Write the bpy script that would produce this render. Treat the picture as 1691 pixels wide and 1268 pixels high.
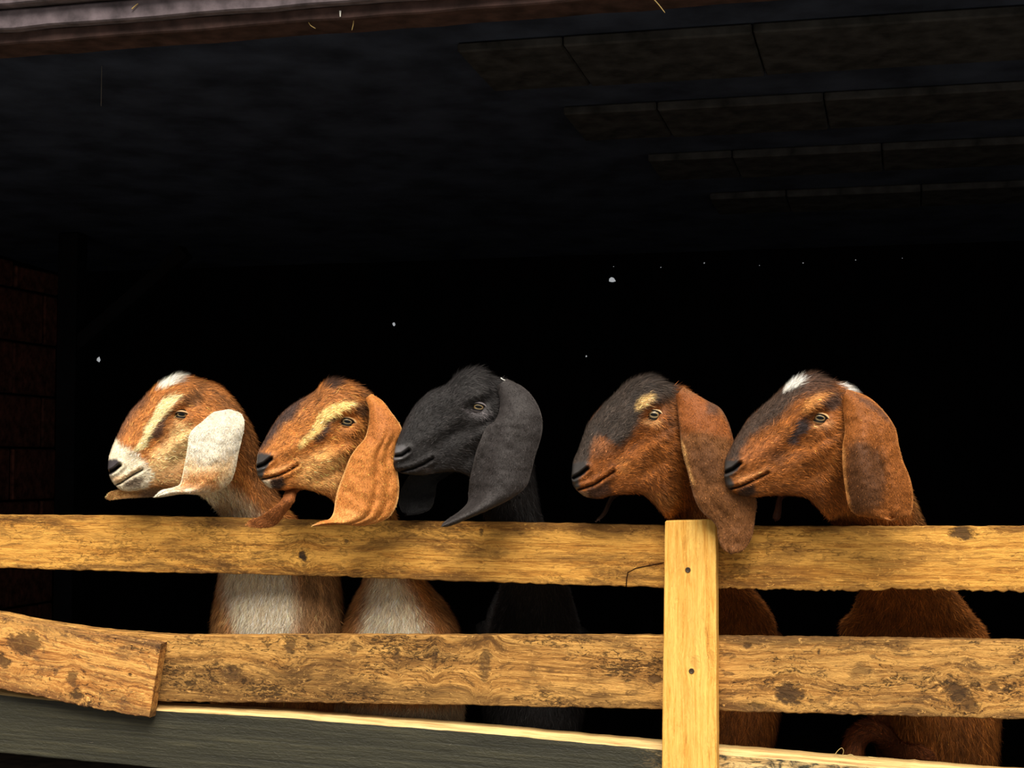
import bpy, math, random
import numpy as np
from mathutils import Vector, Matrix

for o in list(bpy.data.objects):
    bpy.data.objects.remove(o, do_unlink=True)
SC = bpy.context.scene
COL = SC.collection
rng = np.random.default_rng(7)
random.seed(7)

# ------------------------------------------------------------------ camera, sky, sun, exposure
W, H, F = 1691.0, 1268.0, 2600.0
YAW, PITCH = math.radians(14.0), math.atan(136.0 / F)
CAM = np.array([0.75, -3.008, 1.0])
cam_data = bpy.data.cameras.new('camera')
cam_data.sensor_width = 36.0
cam_data.lens = F / W * 36.0
cam_data.clip_end = 200
cam = bpy.data.objects.new('camera', cam_data)
cam.location = CAM
cam.rotation_euler = (math.pi / 2 + PITCH, 0, YAW)
COL.objects.link(cam)
SC.camera = cam
R_CAM = np.array(cam.rotation_euler.to_matrix())

world = bpy.data.worlds.new('overcast_sky')
SC.world = world
world.use_nodes = True
bg = world.node_tree.nodes['Background']
bg.inputs[0].default_value = (0.94, 0.97, 1.0, 1)
bg.inputs[1].default_value = 0.38

sun_d = bpy.data.lights.new('sun', 'SUN')
sun_d.energy = 8.6
sun_d.angle = math.radians(52)
sun_d.color = (1.0, 0.93, 0.82)
sun = bpy.data.objects.new('sun', sun_d)
sun.rotation_euler = Vector((-0.13, 0.52, -0.86)).to_track_quat('-Z', 'Y').to_euler()
COL.objects.link(sun)

SC.view_settings.view_transform = 'Standard'
SC.view_settings.look = 'None'
SC.view_settings.gamma = 1.0
SC.view_settings.use_curve_mapping = False
SC.view_settings.exposure = 0.0


# ------------------------------------------------------------------ helpers
def lin(c):
    out = []
    for v in c[:3]:
        v = v / 255.0
        out.append(v / 12.92 if v <= 0.04045 else ((v + 0.055) / 1.055) ** 2.4)
    return np.array(out)


def rgba(c):
    l = lin(c)
    return (l[0], l[1], l[2], 1.0)


def at(px, py, y):
    """the point on the plane y that the photograph shows at pixel px, py"""
    px = np.asarray(px, float); py = np.asarray(py, float); y = np.asarray(y, float)
    d = np.stack([(px - W / 2) / F, -(py - H / 2) / F, -np.ones_like(px)], -1) @ R_CAM.T
    t = (y - CAM[1]) / d[..., 1]
    return CAM + d * t[..., None]


def at_z(px, py, z):
    d = np.array([(px - W / 2) / F, -(py - H / 2) / F, -1.0]) @ R_CAM.T
    return CAM + d * ((z - CAM[2]) / d[2])


def tag(o, label=None, cat=None, group=None, kind=None):
    if label: o['label'] = label
    if cat: o['category'] = cat
    if group: o['group'] = group
    if kind: o['kind'] = kind
    return o


def empty(name, loc=(0, 0, 0)):
    o = bpy.data.objects.new(name, None)
    o.location = loc
    o.empty_display_size = 0.1
    COL.objects.link(o)
    return o


def mesh_obj(name, verts, faces, mat, parent=None, smooth=False, origin=None):
    """one mesh object; verts in world space, stored around an origin"""
    v = np.asarray(verts, float)
    if origin is None:
        origin = (v.min(0) + v.max(0)) / 2
    origin = np.asarray(origin, float)
    me = bpy.data.meshes.new(name)
    me.from_pydata((v - origin).tolist(), [], [tuple(int(i) for i in f) for f in faces])
    me.materials.append(mat)
    if smooth:
        me.polygons.foreach_set('use_smooth', [True] * len(me.polygons))
    me.update()
    o = bpy.data.objects.new(name, me)
    COL.objects.link(o)
    if parent is not None:
        o.parent = parent
        ploc = Vector(parent.location)
        if parent.parent is not None:
            ploc = ploc + Vector(parent.parent.location)
        o.location = Vector(origin) - ploc
    else:
        o.location = origin
    return o


def box_data(lo, hi, bev=0.004):
    """box with chamfered edges (24 corner points)"""
    lo = np.asarray(lo, float); hi = np.asarray(hi, float)
    import itertools
    b = np.minimum(bev, (hi - lo) * 0.3)
    vs, idx = [], {}
    for s in itertools.product((0, 1), repeat=3):
        for ax in range(3):
            p = np.where(np.array(s) == 0, lo, hi).astype(float)
            for k in range(3):
                if k != ax:
                    p[k] += b[k] if s[k] == 0 else -b[k]
            idx[(s, ax)] = len(vs); vs.append(p)
    fs = []
    for ax in range(3):
        a, c = [k for k in range(3) if k != ax]
        for sd in (0, 1):
            q = []
            for (u, w) in ((0, 0), (1, 0), (1, 1), (0, 1)):
                s = [0, 0, 0]; s[ax] = sd; s[a] = u; s[c] = w
                q.append(idx[(tuple(s), ax)])
            fs.append(q)
    for ax in range(3):                      # edges along ax
        a, c = [k for k in range(3) if k != ax]
        for u in (0, 1):
            for w in (0, 1):
                s0 = [0, 0, 0]; s0[a] = u; s0[c] = w
                s1 = list(s0); s1[ax] = 1
                fs.append([idx[(tuple(s0), a)], idx[(tuple(s0), c)], idx[(tuple(s1), c)], idx[(tuple(s1), a)]])
    for s in itertools.product((0, 1), repeat=3):
        fs.append([idx[(s, 0)], idx[(s, 1)], idx[(s, 2)]])
    vs = np.array(vs)
    ctr = vs.mean(0)
    out = []
    for f in fs:
        p = vs[f]
        n = np.cross(p[1] - p[0], p[2] - p[0])
        out.append(f if np.dot(n, p.mean(0) - ctr) > 0 else f[::-1])
    return vs, out


def box(name, lo, hi, mat, parent=None, bev=0.004):
    v, f = box_data(lo, hi, bev)
    return mesh_obj(name, v, f, mat, parent)


def spline(P, ts):
    """Catmull-Rom through rows of P (uniform parameter 0..n-1)"""
    P = np.asarray(P, float)
    n = len(P)
    ts = np.clip(np.asarray(ts, float), 0, n - 1)
    i = np.minimum(ts.astype(int), n - 2)
    t = (ts - i)[:, None]
    Q = np.vstack([2 * P[0] - P[1], P, 2 * P[-1] - P[-2]])
    p0, p1, p2, p3 = Q[i], Q[i + 1], Q[i + 2], Q[i + 3]
    return 0.5 * ((2 * p1) + (-p0 + p2) * t + (2 * p0 - 5 * p1 + 4 * p2 - p3) * t ** 2 + (-p0 + 3 * p1 - 3 * p2 + p3) * t ** 3)


def hash2(ix, iy, seed):
    h = np.sin(ix * 127.1 + iy * 311.7 + seed * 74.7) * 43758.5453
    return h - np.floor(h)


def vnoise(x, y, seed=0):
    ix, iy = np.floor(x), np.floor(y)
    fx, fy = x - ix, y - iy
    fx = fx * fx * (3 - 2 * fx); fy = fy * fy * (3 - 2 * fy)
    a = hash2(ix, iy, seed); b = hash2(ix + 1, iy, seed)
    c = hash2(ix, iy + 1, seed); d = hash2(ix + 1, iy + 1, seed)
    return (a * (1 - fx) + b * fx) * (1 - fy) + (c * (1 - fx) + d * fx) * fy


def fbm(x, y, seed=0, oct=3):
    s, a, t = 0, 0.5, 0
    for k in range(oct):
        s = s + a * vnoise(x * 2 ** k, y * 2 ** k, seed + k); t += a; a *= 0.5
    return s / t


def seg_dist(q, pts, closed=False):
    pts = np.asarray(pts, float)
    d = np.full(len(q), 1e9)
    n = len(pts)
    for i in range(n if closed else n - 1):
        a, b = pts[i], pts[(i + 1) % n]
        ab = b - a
        t = np.clip(((q - a) @ ab) / max(ab @ ab, 1e-9), 0, 1)
        d = np.minimum(d, np.linalg.norm(q - a - t[:, None] * ab, axis=1))
    return d


def poly_sd(q, pts):
    """signed distance to a polygon, negative inside"""
    pts = np.asarray(pts, float)
    d = seg_dist(q, pts, True)
    ins = np.zeros(len(q), bool)
    n = len(pts)
    for i in range(n):
        a, b = pts[i], pts[(i + 1) % n]
        c = ((a[1] > q[:, 1]) != (b[1] > q[:, 1])) & (q[:, 0] < (b[0] - a[0]) * (q[:, 1] - a[1]) / (b[1] - a[1] + 1e-12) + a[0])
        ins ^= c
    return np.where(ins, -d, d)


def sstep(a, b, x):
    t = np.clip((x - a) / (b - a), 0, 1)
    return t * t * (3 - 2 * t)


# ------------------------------------------------------------------ materials
class NT:
    def __init__(s, name):
        s.m = bpy.data.materials.new(name); s.m.use_nodes = True
        s.t = s.m.node_tree; s.n = s.t.nodes; s.l = s.t.links
        s.b = s.n['Principled BSDF']

    def new(s, typ, **kw):
        n = s.n.new(typ)
        for k, v in kw.items():
            setattr(n, k, v)
        return n

    def put(s, sock, v):
        if hasattr(v, 'is_linked') or isinstance(v, bpy.types.NodeSocket):
            s.l.new(v, sock)
        else:
            sock.default_value = v

    def math(s, op, a, b=0.0, c=0.0, clamp=False):
        n = s.new('ShaderNodeMath', operation=op, use_clamp=clamp)
        s.put(n.inputs[0], a); s.put(n.inputs[1], b); s.put(n.inputs[2], c)
        return n.outputs[0]

    def noise(s, vec, scale, detail=4, rough=0.55, dist=0.0, out=0):
        n = s.new('ShaderNodeTexNoise')
        s.put(n.inputs['Vector'], vec)
        n.inputs['Scale'].default_value = scale
        n.inputs['Detail'].default_value = detail
        n.inputs['Roughness'].default_value = rough
        n.inputs['Distortion'].default_value = dist
        return n.outputs[out]

    def vmap(s, vec, loc=(0, 0, 0), scale=(1, 1, 1), rot=(0, 0, 0)):
        n = s.new('ShaderNodeMapping')
        s.put(n.inputs[0], vec)
        n.inputs['Location'].default_value = loc
        n.inputs['Rotation'].default_value = rot
        n.inputs['Scale'].default_value = scale
        return n.outputs[0]

    def ramp(s, fac, stops, interp='LINEAR'):
        n = s.new('ShaderNodeValToRGB')
        n.color_ramp.interpolation = interp
        e = n.color_ramp.elements
        while len(e) < len(stops):
            e.new(0.5)
        for i, (p, c) in enumerate(stops):
            e[i].position = p
            e[i].color = rgba(c) if len(c) == 3 else c
        s.put(n.inputs[0], fac)
        return n.outputs[0]

    def step(s, x, a, b):
        n = s.new('ShaderNodeMapRange', interpolation_type='SMOOTHSTEP')
        s.put(n.inputs['Value'], x)
        n.inputs['From Min'].default_value = a
        n.inputs['From Max'].default_value = b
        n.inputs['To Min'].default_value = 0.0
        n.inputs['To Max'].default_value = 1.0
        return n.outputs[0]

    def mix(s, fac, a, b, blend='MIX'):
        n = s.new('ShaderNodeMix', data_type='RGBA', blend_type=blend)
        s.put(n.inputs[0], fac)
        for k, v in ((6, a), (7, b)):
            s.put(n.inputs[k], rgba(v) if isinstance(v, tuple) and len(v) == 3 else v)
        return n.outputs[2]

    def bump(s, h, strength=0.5, dist=0.002):
        n = s.new('ShaderNodeBump')
        n.inputs['Strength'].default_value = strength
        n.inputs['Distance'].default_value = dist
        s.put(n.inputs['Height'], h)
        s.l.new(n.outputs[0], s.b.inputs['Normal'])

    def fin(s, col, rough=0.7, spec=0.3):
        s.put(s.b.inputs['Base Color'], rgba(col) if isinstance(col, tuple) and len(col) == 3 else col)
        s.put(s.b.inputs['Roughness'], rough)
        s.b.inputs['Specular IOR Level'].default_value = spec
        return s.m


def plain(name, c, rough=0.7, spec=0.3, noise_scale=None, amt=0.25, bump=0.0):
    t = NT(name)
    co = t.new('ShaderNodeTexCoord').outputs['Object']
    if noise_scale:
        n = t.noise(co, noise_scale, 5)
        d = tuple(int(v * (1 - amt)) for v in c)
        l = tuple(min(255, int(v * (1 + amt))) for v in c)
        col = t.ramp(n, [(0.3, d), (0.7, l)])
        if bump:
            t.bump(n, bump, 0.004)
        return t.fin(col, rough, spec)
    return t.fin(c, rough, spec)


def wood(name, light, mid, dark, axis='X', seed=0.0, dirt=0.5, pits=0.3, knots=(), dirt_col=(70, 46, 24), stain=0.5, grain=1.0, fine=1.0, pale=0.0, half=None, edge=0.55):
    """weathered sawn timber. knots: (along, across, radius along, radius across, strength) in board metres"""
    t = NT(name)
    co = t.new('ShaderNodeTexCoord').outputs['Object']
    sep = t.new('ShaderNodeSeparateXYZ'); t.l.new(co, sep.inputs[0])
    X, Y, Z = sep.outputs
    if axis == 'Z':
        X, Z = Z, X
    # the fibres bend around the knots
    zz = Z
    kmask = 0.0; kring = None
    wob = t.math('ADD', t.math('MULTIPLY', t.noise(co, 26.0, 3), 0.5), t.math('MULTIPLY', t.noise(t.vmap(co, (2, 0, 1), (0.6, 1, 1)), 95.0, 5, 0.7), 0.5))
    for i, (kx, kz, ra, rb, st) in enumerate(knots):
        dx = t.math('DIVIDE', t.math('SUBTRACT', X, kx), ra)
        dz = t.math('DIVIDE', t.math('SUBTRACT', Z, kz), rb)
        d = t.math('SQRT', t.math('ADD', t.math('MULTIPLY', dx, dx), t.math('MULTIPLY', dz, dz)))
        d = t.math('ADD', d, t.math('MULTIPLY', t.math('SUBTRACT', wob, 0.5), 4.2))
        k = t.math('MULTIPLY', t.step(d, 1.05, 0.45), st)
        kmask = t.math('MAXIMUM', kmask, k)
        fall = t.math('POWER', 2.718, t.math('MULTIPLY', t.math('MULTIPLY', d, d), -0.25))
        zz = t.math('ADD', zz, t.math('MULTIPLY', t.math('MULTIPLY', dz, fall), -rb * 0.55))
    cmb = t.new('ShaderNodeCombineXYZ')
    t.put(cmb.inputs[0], X); t.put(cmb.inputs[1], Y); t.put(cmb.inputs[2], zz)
    v = cmb.outputs[0]
    g1 = t.noise(t.vmap(v, (seed, seed * 1.3, seed * 0.7), (0.8, 20, 30)), 2.2, 8, 0.66, 0.5)
    g2 = t.noise(t.vmap(v, (seed * 2, 3, seed), (7.0, 60, 120)), 2.5, 5, 0.7, 0.6)
    g = t.math('ADD', t.math('MULTIPLY', g1, 0.5), t.math('MULTIPLY', g2, 0.5))
    col = t.ramp(g, [(0.36, dark), (0.46, mid), (0.53, light), (0.64, tuple(min(255, int(c * 1.10)) for c in light))])
    # broad stains, heavier towards the worn edges
    s1 = t.noise(t.vmap(v, (seed * 3, 0, seed), (2.6, 6, 9)), 2.0, 8, 0.70, 0.8)
    col = t.mix(t.math('MULTIPLY', t.step(s1, 0.45, 0.66), stain), col, dirt_col)
    if half:
        ez = t.math('ADD', t.math('DIVIDE', t.math('ABSOLUTE', Z), half), t.math('MULTIPLY', t.math('SUBTRACT', s1, 0.5), 1.6))
        col = t.mix(t.math('MULTIPLY', t.step(ez, 0.62, 1.0), edge), col, tuple(int(c * 0.85) for c in dirt_col))
    # smeared dirt and worn pits
    s2 = t.noise(t.vmap(v, (seed, 5, seed * 2), (11, 30, 30)), 2.2, 10, 0.78, 0.8)
    dm = t.math('MULTIPLY', t.step(s2, 0.53, 0.60), dirt)
    col = t.mix(dm, col, dirt_col)
    s3 = t.noise(t.vmap(v, (seed * 5, 1, seed), (26, 70, 66)), 2.4, 8, 0.75, 1.2)
    big = t.noise(t.vmap(v, (seed * 2, 7, seed * 3), (3.0, 9, 9)), 2.0, 3, 0.6)
    pm = t.math('MULTIPLY', t.step(t.math('ADD', s3, t.math('MULTIPLY', t.math('SUBTRACT', big, 0.5), 0.5)), 0.585, 0.64), pits)
    col = t.mix(pm, col, tuple(int(c * 0.5) for c in dirt_col))
    pl = t.math('MULTIPLY', t.step(s3, 0.44, 0.36), 0.40 + pale)
    col = t.mix(pl, col, tuple(min(255, int(c * 1.10 + 10)) for c in light))
    kcol = t.ramp(t.math('FRACT', t.math('MULTIPLY', g2, 4.0)), [(0.0, (42, 28, 16)), (1.0, (84, 58, 32))])
    col = t.mix(kmask, col, kcol)
    hgt = t.math('SUBTRACT', t.math('ADD', t.math('MULTIPLY', g, grain), t.math('MULTIPLY', s3, -0.5 * fine)), t.math('MULTIPLY', t.math('MAXIMUM', pm, kmask), 0.6))
    t.bump(hgt, 0.9, 0.005)
    return t.fin(col, 0.72, 0.22)


M = {}
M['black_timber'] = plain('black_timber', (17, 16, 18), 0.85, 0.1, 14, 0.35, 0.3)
M['fascia'] = plain('fascia_timber', (98, 88, 92), 0.8, 0.15, 22, 0.3, 0.4)
M['fascia_low'] = plain('fascia_timber_brown', (64, 48, 44), 0.8, 0.15, 22, 0.3, 0.4)
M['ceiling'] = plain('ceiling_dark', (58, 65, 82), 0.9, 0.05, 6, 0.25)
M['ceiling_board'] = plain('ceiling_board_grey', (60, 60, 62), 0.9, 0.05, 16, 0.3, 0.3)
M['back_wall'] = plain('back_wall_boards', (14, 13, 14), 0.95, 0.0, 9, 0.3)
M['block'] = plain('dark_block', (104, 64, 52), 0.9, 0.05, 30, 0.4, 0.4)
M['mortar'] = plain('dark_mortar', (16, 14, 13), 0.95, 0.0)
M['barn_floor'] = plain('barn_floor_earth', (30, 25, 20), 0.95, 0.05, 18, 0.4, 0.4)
M['yard'] = plain('yard_earth', (92, 88, 80), 0.95, 0.1, 7, 0.25, 0.4)
M['straw'] = plain('straw', (186, 158, 100), 0.6, 0.2)
M['white_fleck'] = plain('white_fleck', (240, 238, 228), 0.6, 0.2)
M['steel'] = plain('screw_steel', (62, 46, 28), 0.45, 0.5)
M['web'] = plain('cobweb', (120, 118, 116), 0.8, 0.1)

# ------------------------------------------------------------------ the barn
XL, XR, YB = -2.74, 2.70, 3.0
EAVE_Z, SLOPE = 1.95, math.tan(math.radians(2.4))


def ceil_z(y):
    return EAVE_Z - SLOPE * y


def structure(o):
    o['kind'] = 'structure'
    return o


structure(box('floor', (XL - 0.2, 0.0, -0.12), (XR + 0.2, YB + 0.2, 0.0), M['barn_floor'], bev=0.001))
structure(box('ground_yard', (-14, -16, -0.14), (14, -0.001, -0.01), M['yard'], bev=0.001))

# sloping ceiling: dark sheet, paler boards across it, rafters
cv = []
for (x, y) in ((XL - 0.2, -0.38), (XR + 0.2, -0.38), (XR + 0.2, YB + 0.2), (XL - 0.2, YB + 0.2)):
    cv.append((x, y, ceil_z(y)))
for (x, y) in ((XL - 0.2, -0.38), (XR + 0.2, -0.38), (XR + 0.2, YB + 0.2), (XL - 0.2, YB + 0.2)):
    cv.append((x, y, ceil_z(y) + 0.06))
ceiling = structure(mesh_obj('ceiling', cv, [(0, 3, 2, 1), (4, 5, 6, 7), (0, 1, 5, 4), (1, 2, 6, 5), (2, 3, 7, 6), (3, 0, 4, 7)], M['ceiling']))


def slab_on_ceiling(name, x0, x1, y0, y1, th, mat, skew=0.0):
    v, f = box_data((x0, y0, 0), (x1, y1, th), 0.004)
    v[:, 0] += (v[:, 1] - y0) * skew
    v[:, 2] = ceil_z(v[:, 1]) - 0.001 - th + v[:, 2]
    return mesh_obj(name, v, f, mat, ceiling)


for (ya, yb, xs) in ((0.30, 0.62, -0.20), (0.86, 1.14, -0.08), (1.40, 1.66, 0.05), (1.95, 2.2, 0.16)):
    x = xs
    k = 0
    while x < XR:
        wdt = 0.24 + 0.17 * ((k * 7) % 3)
        slab_on_ceiling('ceiling_board', x, min(x + wdt - 0.003, XR), ya, yb, 0.022 + 0.002 * (k % 2), M['ceiling_board'])
        x += wdt; k += 1
# back wall of upright boards, a few with small holes, daylight beyond
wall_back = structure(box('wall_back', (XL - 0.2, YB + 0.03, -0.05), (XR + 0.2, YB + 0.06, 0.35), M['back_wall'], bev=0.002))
holes = [(162, 593, 5.5), (650, 535, 3.4), (1008, 462, 5.5), (968, 588, 1.6), (1013, 440, 0.9), (1091, 441, 1.1), (1163, 434, 1.2), (1254, 438, 0.8), (1326, 434, 1.2), (1413, 429, 0.9), (1490, 426, 0.7)]
hp = [(at(px, py, YB), r * 6.2 / F) for (px, py, r) in holes]
nb = 34
bw = (XR - XL + 0.4) / nb
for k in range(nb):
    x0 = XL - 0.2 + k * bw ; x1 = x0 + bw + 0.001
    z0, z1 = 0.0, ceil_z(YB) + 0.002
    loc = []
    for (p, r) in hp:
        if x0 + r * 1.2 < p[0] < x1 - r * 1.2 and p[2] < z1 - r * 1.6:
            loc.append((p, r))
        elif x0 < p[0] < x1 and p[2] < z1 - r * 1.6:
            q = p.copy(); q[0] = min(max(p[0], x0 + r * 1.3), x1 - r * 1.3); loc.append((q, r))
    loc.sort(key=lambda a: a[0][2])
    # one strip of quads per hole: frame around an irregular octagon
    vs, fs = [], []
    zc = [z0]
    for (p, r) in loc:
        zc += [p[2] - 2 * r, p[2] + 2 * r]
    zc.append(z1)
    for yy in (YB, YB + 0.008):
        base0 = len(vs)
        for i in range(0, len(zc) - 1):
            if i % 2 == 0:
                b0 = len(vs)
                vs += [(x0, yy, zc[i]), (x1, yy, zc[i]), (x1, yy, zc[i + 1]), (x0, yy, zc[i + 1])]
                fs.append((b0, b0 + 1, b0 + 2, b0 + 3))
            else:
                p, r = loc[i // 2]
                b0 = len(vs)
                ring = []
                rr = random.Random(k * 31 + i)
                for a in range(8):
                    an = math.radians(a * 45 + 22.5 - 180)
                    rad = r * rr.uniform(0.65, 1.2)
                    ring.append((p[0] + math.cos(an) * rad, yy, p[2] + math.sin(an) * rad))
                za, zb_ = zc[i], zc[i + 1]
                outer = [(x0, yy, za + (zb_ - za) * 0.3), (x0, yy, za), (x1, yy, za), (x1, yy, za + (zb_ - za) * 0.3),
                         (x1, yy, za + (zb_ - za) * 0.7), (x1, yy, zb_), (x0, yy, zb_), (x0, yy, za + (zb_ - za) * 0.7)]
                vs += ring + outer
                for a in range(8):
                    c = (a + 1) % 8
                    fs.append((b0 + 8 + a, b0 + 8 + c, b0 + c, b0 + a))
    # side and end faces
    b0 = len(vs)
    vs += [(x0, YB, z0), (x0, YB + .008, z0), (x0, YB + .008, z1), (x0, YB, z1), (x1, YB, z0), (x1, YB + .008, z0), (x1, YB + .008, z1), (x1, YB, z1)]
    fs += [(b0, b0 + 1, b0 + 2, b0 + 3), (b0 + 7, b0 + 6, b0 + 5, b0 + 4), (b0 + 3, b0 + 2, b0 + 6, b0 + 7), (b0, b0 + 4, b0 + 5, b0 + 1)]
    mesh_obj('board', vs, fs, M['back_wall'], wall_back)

# block side wall that shows dimly beside the opening
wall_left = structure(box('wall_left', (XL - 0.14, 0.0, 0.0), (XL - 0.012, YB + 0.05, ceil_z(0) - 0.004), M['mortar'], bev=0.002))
bl_mesh = None
for r in range(9):
    z0 = 0.006 + r * 0.215
    off = 0.0 if r % 2 == 0 else -0.22
    y = off
    while y < YB:
        ya, yb = max(y, 0.0), min(y + 0.432, YB - 0.004)
        zt = min(z0 + 0.205, ceil_z(yb) - 0.01)
        if yb - ya > 0.05 and zt - z0 > 0.03:
            box('block', (XL - 0.03, ya + 0.006, z0), (XL + random.uniform(-0.002, 0.006), yb, zt), M['block'], wall_left, 0.006)
        y += 0.444
structure(box('wall_right', (XR, 0.0, 0.0), (XR + 0.12, YB + 0.05, ceil_z(YB) - 0.02), M['black_timber'], bev=0.002))

# timber post with brace inside the barn, and the loose cobweb strand
pp = at(122, 300, 2.2)
post_in = tag(empty('barn_post', (pp[0], 2.2, 0)), 'dark upright barn post with diagonal brace inside the shed near the block wall', 'post')
box('shaft', (pp[0] - 0.038, 2.16, 0.0), (pp[0] + 0.038, 2.24, ceil_z(2.24) - 0.002), M['black_timber'], post_in)
bv, bf = box_data((0, -0.03, -0.025), (0.55, 0.03, 0.025))
rot = np.array(Matrix.Rotation(math.radians(-38), 3, 'Y'))
bv = bv @ rot.T + np.array([pp[0] + 0.02, 2.2, ceil_z(2.2) - 0.42])
mesh_obj('brace', bv, bf, M['black_timber'], post_in)

# eave beam along the top: upper board, thinner rib, brown lower board
EY = -0.30
ep = at(np.array([-900.0, 845.0, 2500.0]), np.array([143.0, 10.0, -118.0]), np.array([EY] * 3))
eb = tag(empty('eave_beam', (0.0, EY, float(ep[1][2]))), 'dark weathered timber eave beam across the shed opening', 'beam')


def beam_piece(name, dz0, dz1, y0, y1, mat, wob):
    n = 60
    xs = np.linspace(ep[0][0] - 0.3, ep[2][0] + 0.2, n)
    base = np.interp(xs, [p[0] for p in ep], [p[2] for p in ep])
    vs, fs = [], []
    for i, x in enumerate(xs):
        j = (hash2(np.array(float(i)), np.array(1.0), wob) - 0.5) * 0.004
        for (yy, zz) in ((y0, dz0 + 0.003), (y0 + 0.003, dz0), (y1, dz0), (y1, dz1), (y0 + 0.003, dz1), (y0, dz1 - 0.003)):
            vs.append((x, yy + j * 0.5, base[i] + zz + (j if zz < 0.02 + dz0 else 0)))
    for i in range(n - 1):
        for k in range(6):
            a, b = i * 6 + k, i * 6 + (k + 1) % 6
            fs.append((a, b, b + 6, a + 6))
    fs.append(tuple(range(5, -1, -1))); fs.append(tuple((n - 1) * 6 + k for k in range(6)))
    return mesh_obj(name, vs, fs, mat, eb)


beam_piece('lower_board', 0.0, 0.026, EY, EY + 0.09, M['fascia_low'], 1)
beam_piece('fascia_board', 0.024, 0.062, EY - 0.022, EY + 0.06, M['fascia'], 2)
beam_piece('upper_board', 0.066, 0.14, EY - 0.044, EY + 0.06, M['fascia'], 3)

# ------------------------------------------------------------------ the fence
def board(name, stations, yf, th, wood_kw, parent=None, end_px=None, n=140, rag=(0.0012, 0.002), seed=0, lean=0.0, worn_edge=None):
    """a plank whose front face shows the given (px, top, bottom) outline on the plane y = yf"""
    st = np.array(stations, float)
    px = np.linspace(st[0, 0], st[-1, 0], n)
    idx = np.interp(px, st[:, 0], np.arange(len(st)))
    sm = spline(st, idx) if len(st) > 2 else np.stack([px, np.interp(px, st[:, 0], st[:, 1]), np.interp(px, st[:, 0], st[:, 2])], 1)
    top = at(px, sm[:, 1], np.full(n, yf)); bot = at(px, sm[:, 2], np.full(n, yf))
    ctr = (top[0] + bot[-1] + top[-1] + bot[0]) / 4; ctr[1] = yf + th / 2
    d = (top[-1] + bot[-1] - top[0] - bot[0]); ang = math.atan2(d[2], d[0])
    c, s = math.cos(-ang), math.sin(-ang)
    def loc(p):
        q = p - ctr
        return np.stack([q[..., 0] * c - q[..., 2] * s, q[..., 1], q[..., 0] * s + q[..., 2] * c], -1)
    T, B = loc(top), loc(bot)
    xs = T[:, 0]
    ii = np.arange(n) * 1.0
    jt = (fbm(ii * 0.45, ii * 0 + seed, seed, 3) - 0.5) * 2 * rag[0]
    jb = (fbm(ii * 0.6, ii * 0 + seed + 9, seed + 3, 3) - 0.5) * 2 * rag[1]
    vs = []
    ch = 0.0022
    for i in range(n):
        zt, zb = T[i, 2] + jt[i], B[i, 2] + jb[i]
        x = xs[i]
        prof = [(-th / 2, zb + ch), (-th / 2 + 0.0006, zb + ch * 0.4), (-th / 2 + ch, zb), (th / 2 - ch, zb), (th / 2, zb + ch), (th / 2, zt - ch),
                (th / 2 - ch, zt), (-th / 2 + ch, zt), (-th / 2 + 0.0006, zt - ch * 0.4), (-th / 2, zt - ch)]
        if worn_edge:
            we = worn_edge * (0.85 + 60 * abs(jb[i]))
            prof[7:] = [(-th / 2 + we * 1.6, zt + we), (-th / 2 + we * 0.5, zt + we * 0.45), (-th / 2, zt)]
            prof[6] = (th / 2 - ch, zt + we); prof[5] = (th / 2, zt + we - ch)
        for (yy, zz) in prof:
            vs.append((x, yy + lean * zz, zz))
    m = 10
    fs = []
    for i in range(n - 1):
        for k in range(m):
            a, b = i * m + k, i * m + (k + 1) % m
            fs.append((a, a + m, b + m, b))
    fs.append(tuple(range(m))); fs.append(tuple((n - 1) * m + k for k in range(m - 1, -1, -1)))
    kn = []
    sc = np.linalg.norm(top[-1] - top[0]) / (st[-1, 0] - st[0, 0])
    for (kx, ky, ra, rb, stg) in wood_kw.pop('knots', []):
        p = loc(at(kx, ky, yf)[None])[0]
        kn.append((float(p[0]), float(p[2]), ra * sc, rb * sc, stg))
    mat = wood_kw.pop('mat', None) or wood(name + '_wood', knots=kn, half=float(np.mean(T[:, 2] - B[:, 2])) / 2, seed=seed * 1.37 + 0.5, **wood_kw)
    me = bpy.data.meshes.new(name)
    me.from_pydata(vs, [], fs)
    me.materials.append(mat)
    me.update()
    o = bpy.data.objects.new(name, me)
    COL.objects.link(o)
    if parent is not None:
        o.parent = parent
        o.location = Vector(ctr) - Vector(parent.location)
    else:
        o.location = ctr
    o.rotation_euler = (0, -ang, 0)
    return o


GOLD = dict(light=(224, 164, 76), mid=(194, 132, 54), dark=(136, 86, 34))
WORN = dict(light=(206, 154, 82), mid=(172, 120, 58), dark=(102, 68, 32))
RF, RT = -0.015, 0.035
o = board('fence_rail', [(-420, 846, 930), (0, 850, 938), (300, 853, 946), (480, 858, 950), (800, 862, 961), (1140, 868, 972)], RF, RT,
          dict(GOLD, dirt=0.42, pits=0.28, stain=0.75, dirt_col=(104, 68, 30), knots=[(500, 916, 9, 13, 1.0), (572, 893, 4, 4, 0.8), (795, 878, 4, 7, 0.8), (20, 870, 5, 4, 0.5)]), seed=1, n=260)
tag(o, 'long golden upper fence rail running under four of the goats, beside the pale post', 'rail', 'fence rails')
o = board('fence_rail', [(1140, 869, 971), (1300, 869, 974), (1420, 869, 976), (1480, 869, 973), (1691, 869, 978), (2080, 869, 988)], RF, RT,
          dict(GOLD, dirt=0.45, pits=0.35, stain=0.6, dirt_col=(112, 72, 32), knots=[(1588, 880, 24, 12, 0.9), (1350, 878, 20, 4, 0.4)], pale=0.25), seed=2, n=220, rag=(0.001, 0.004))
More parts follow.
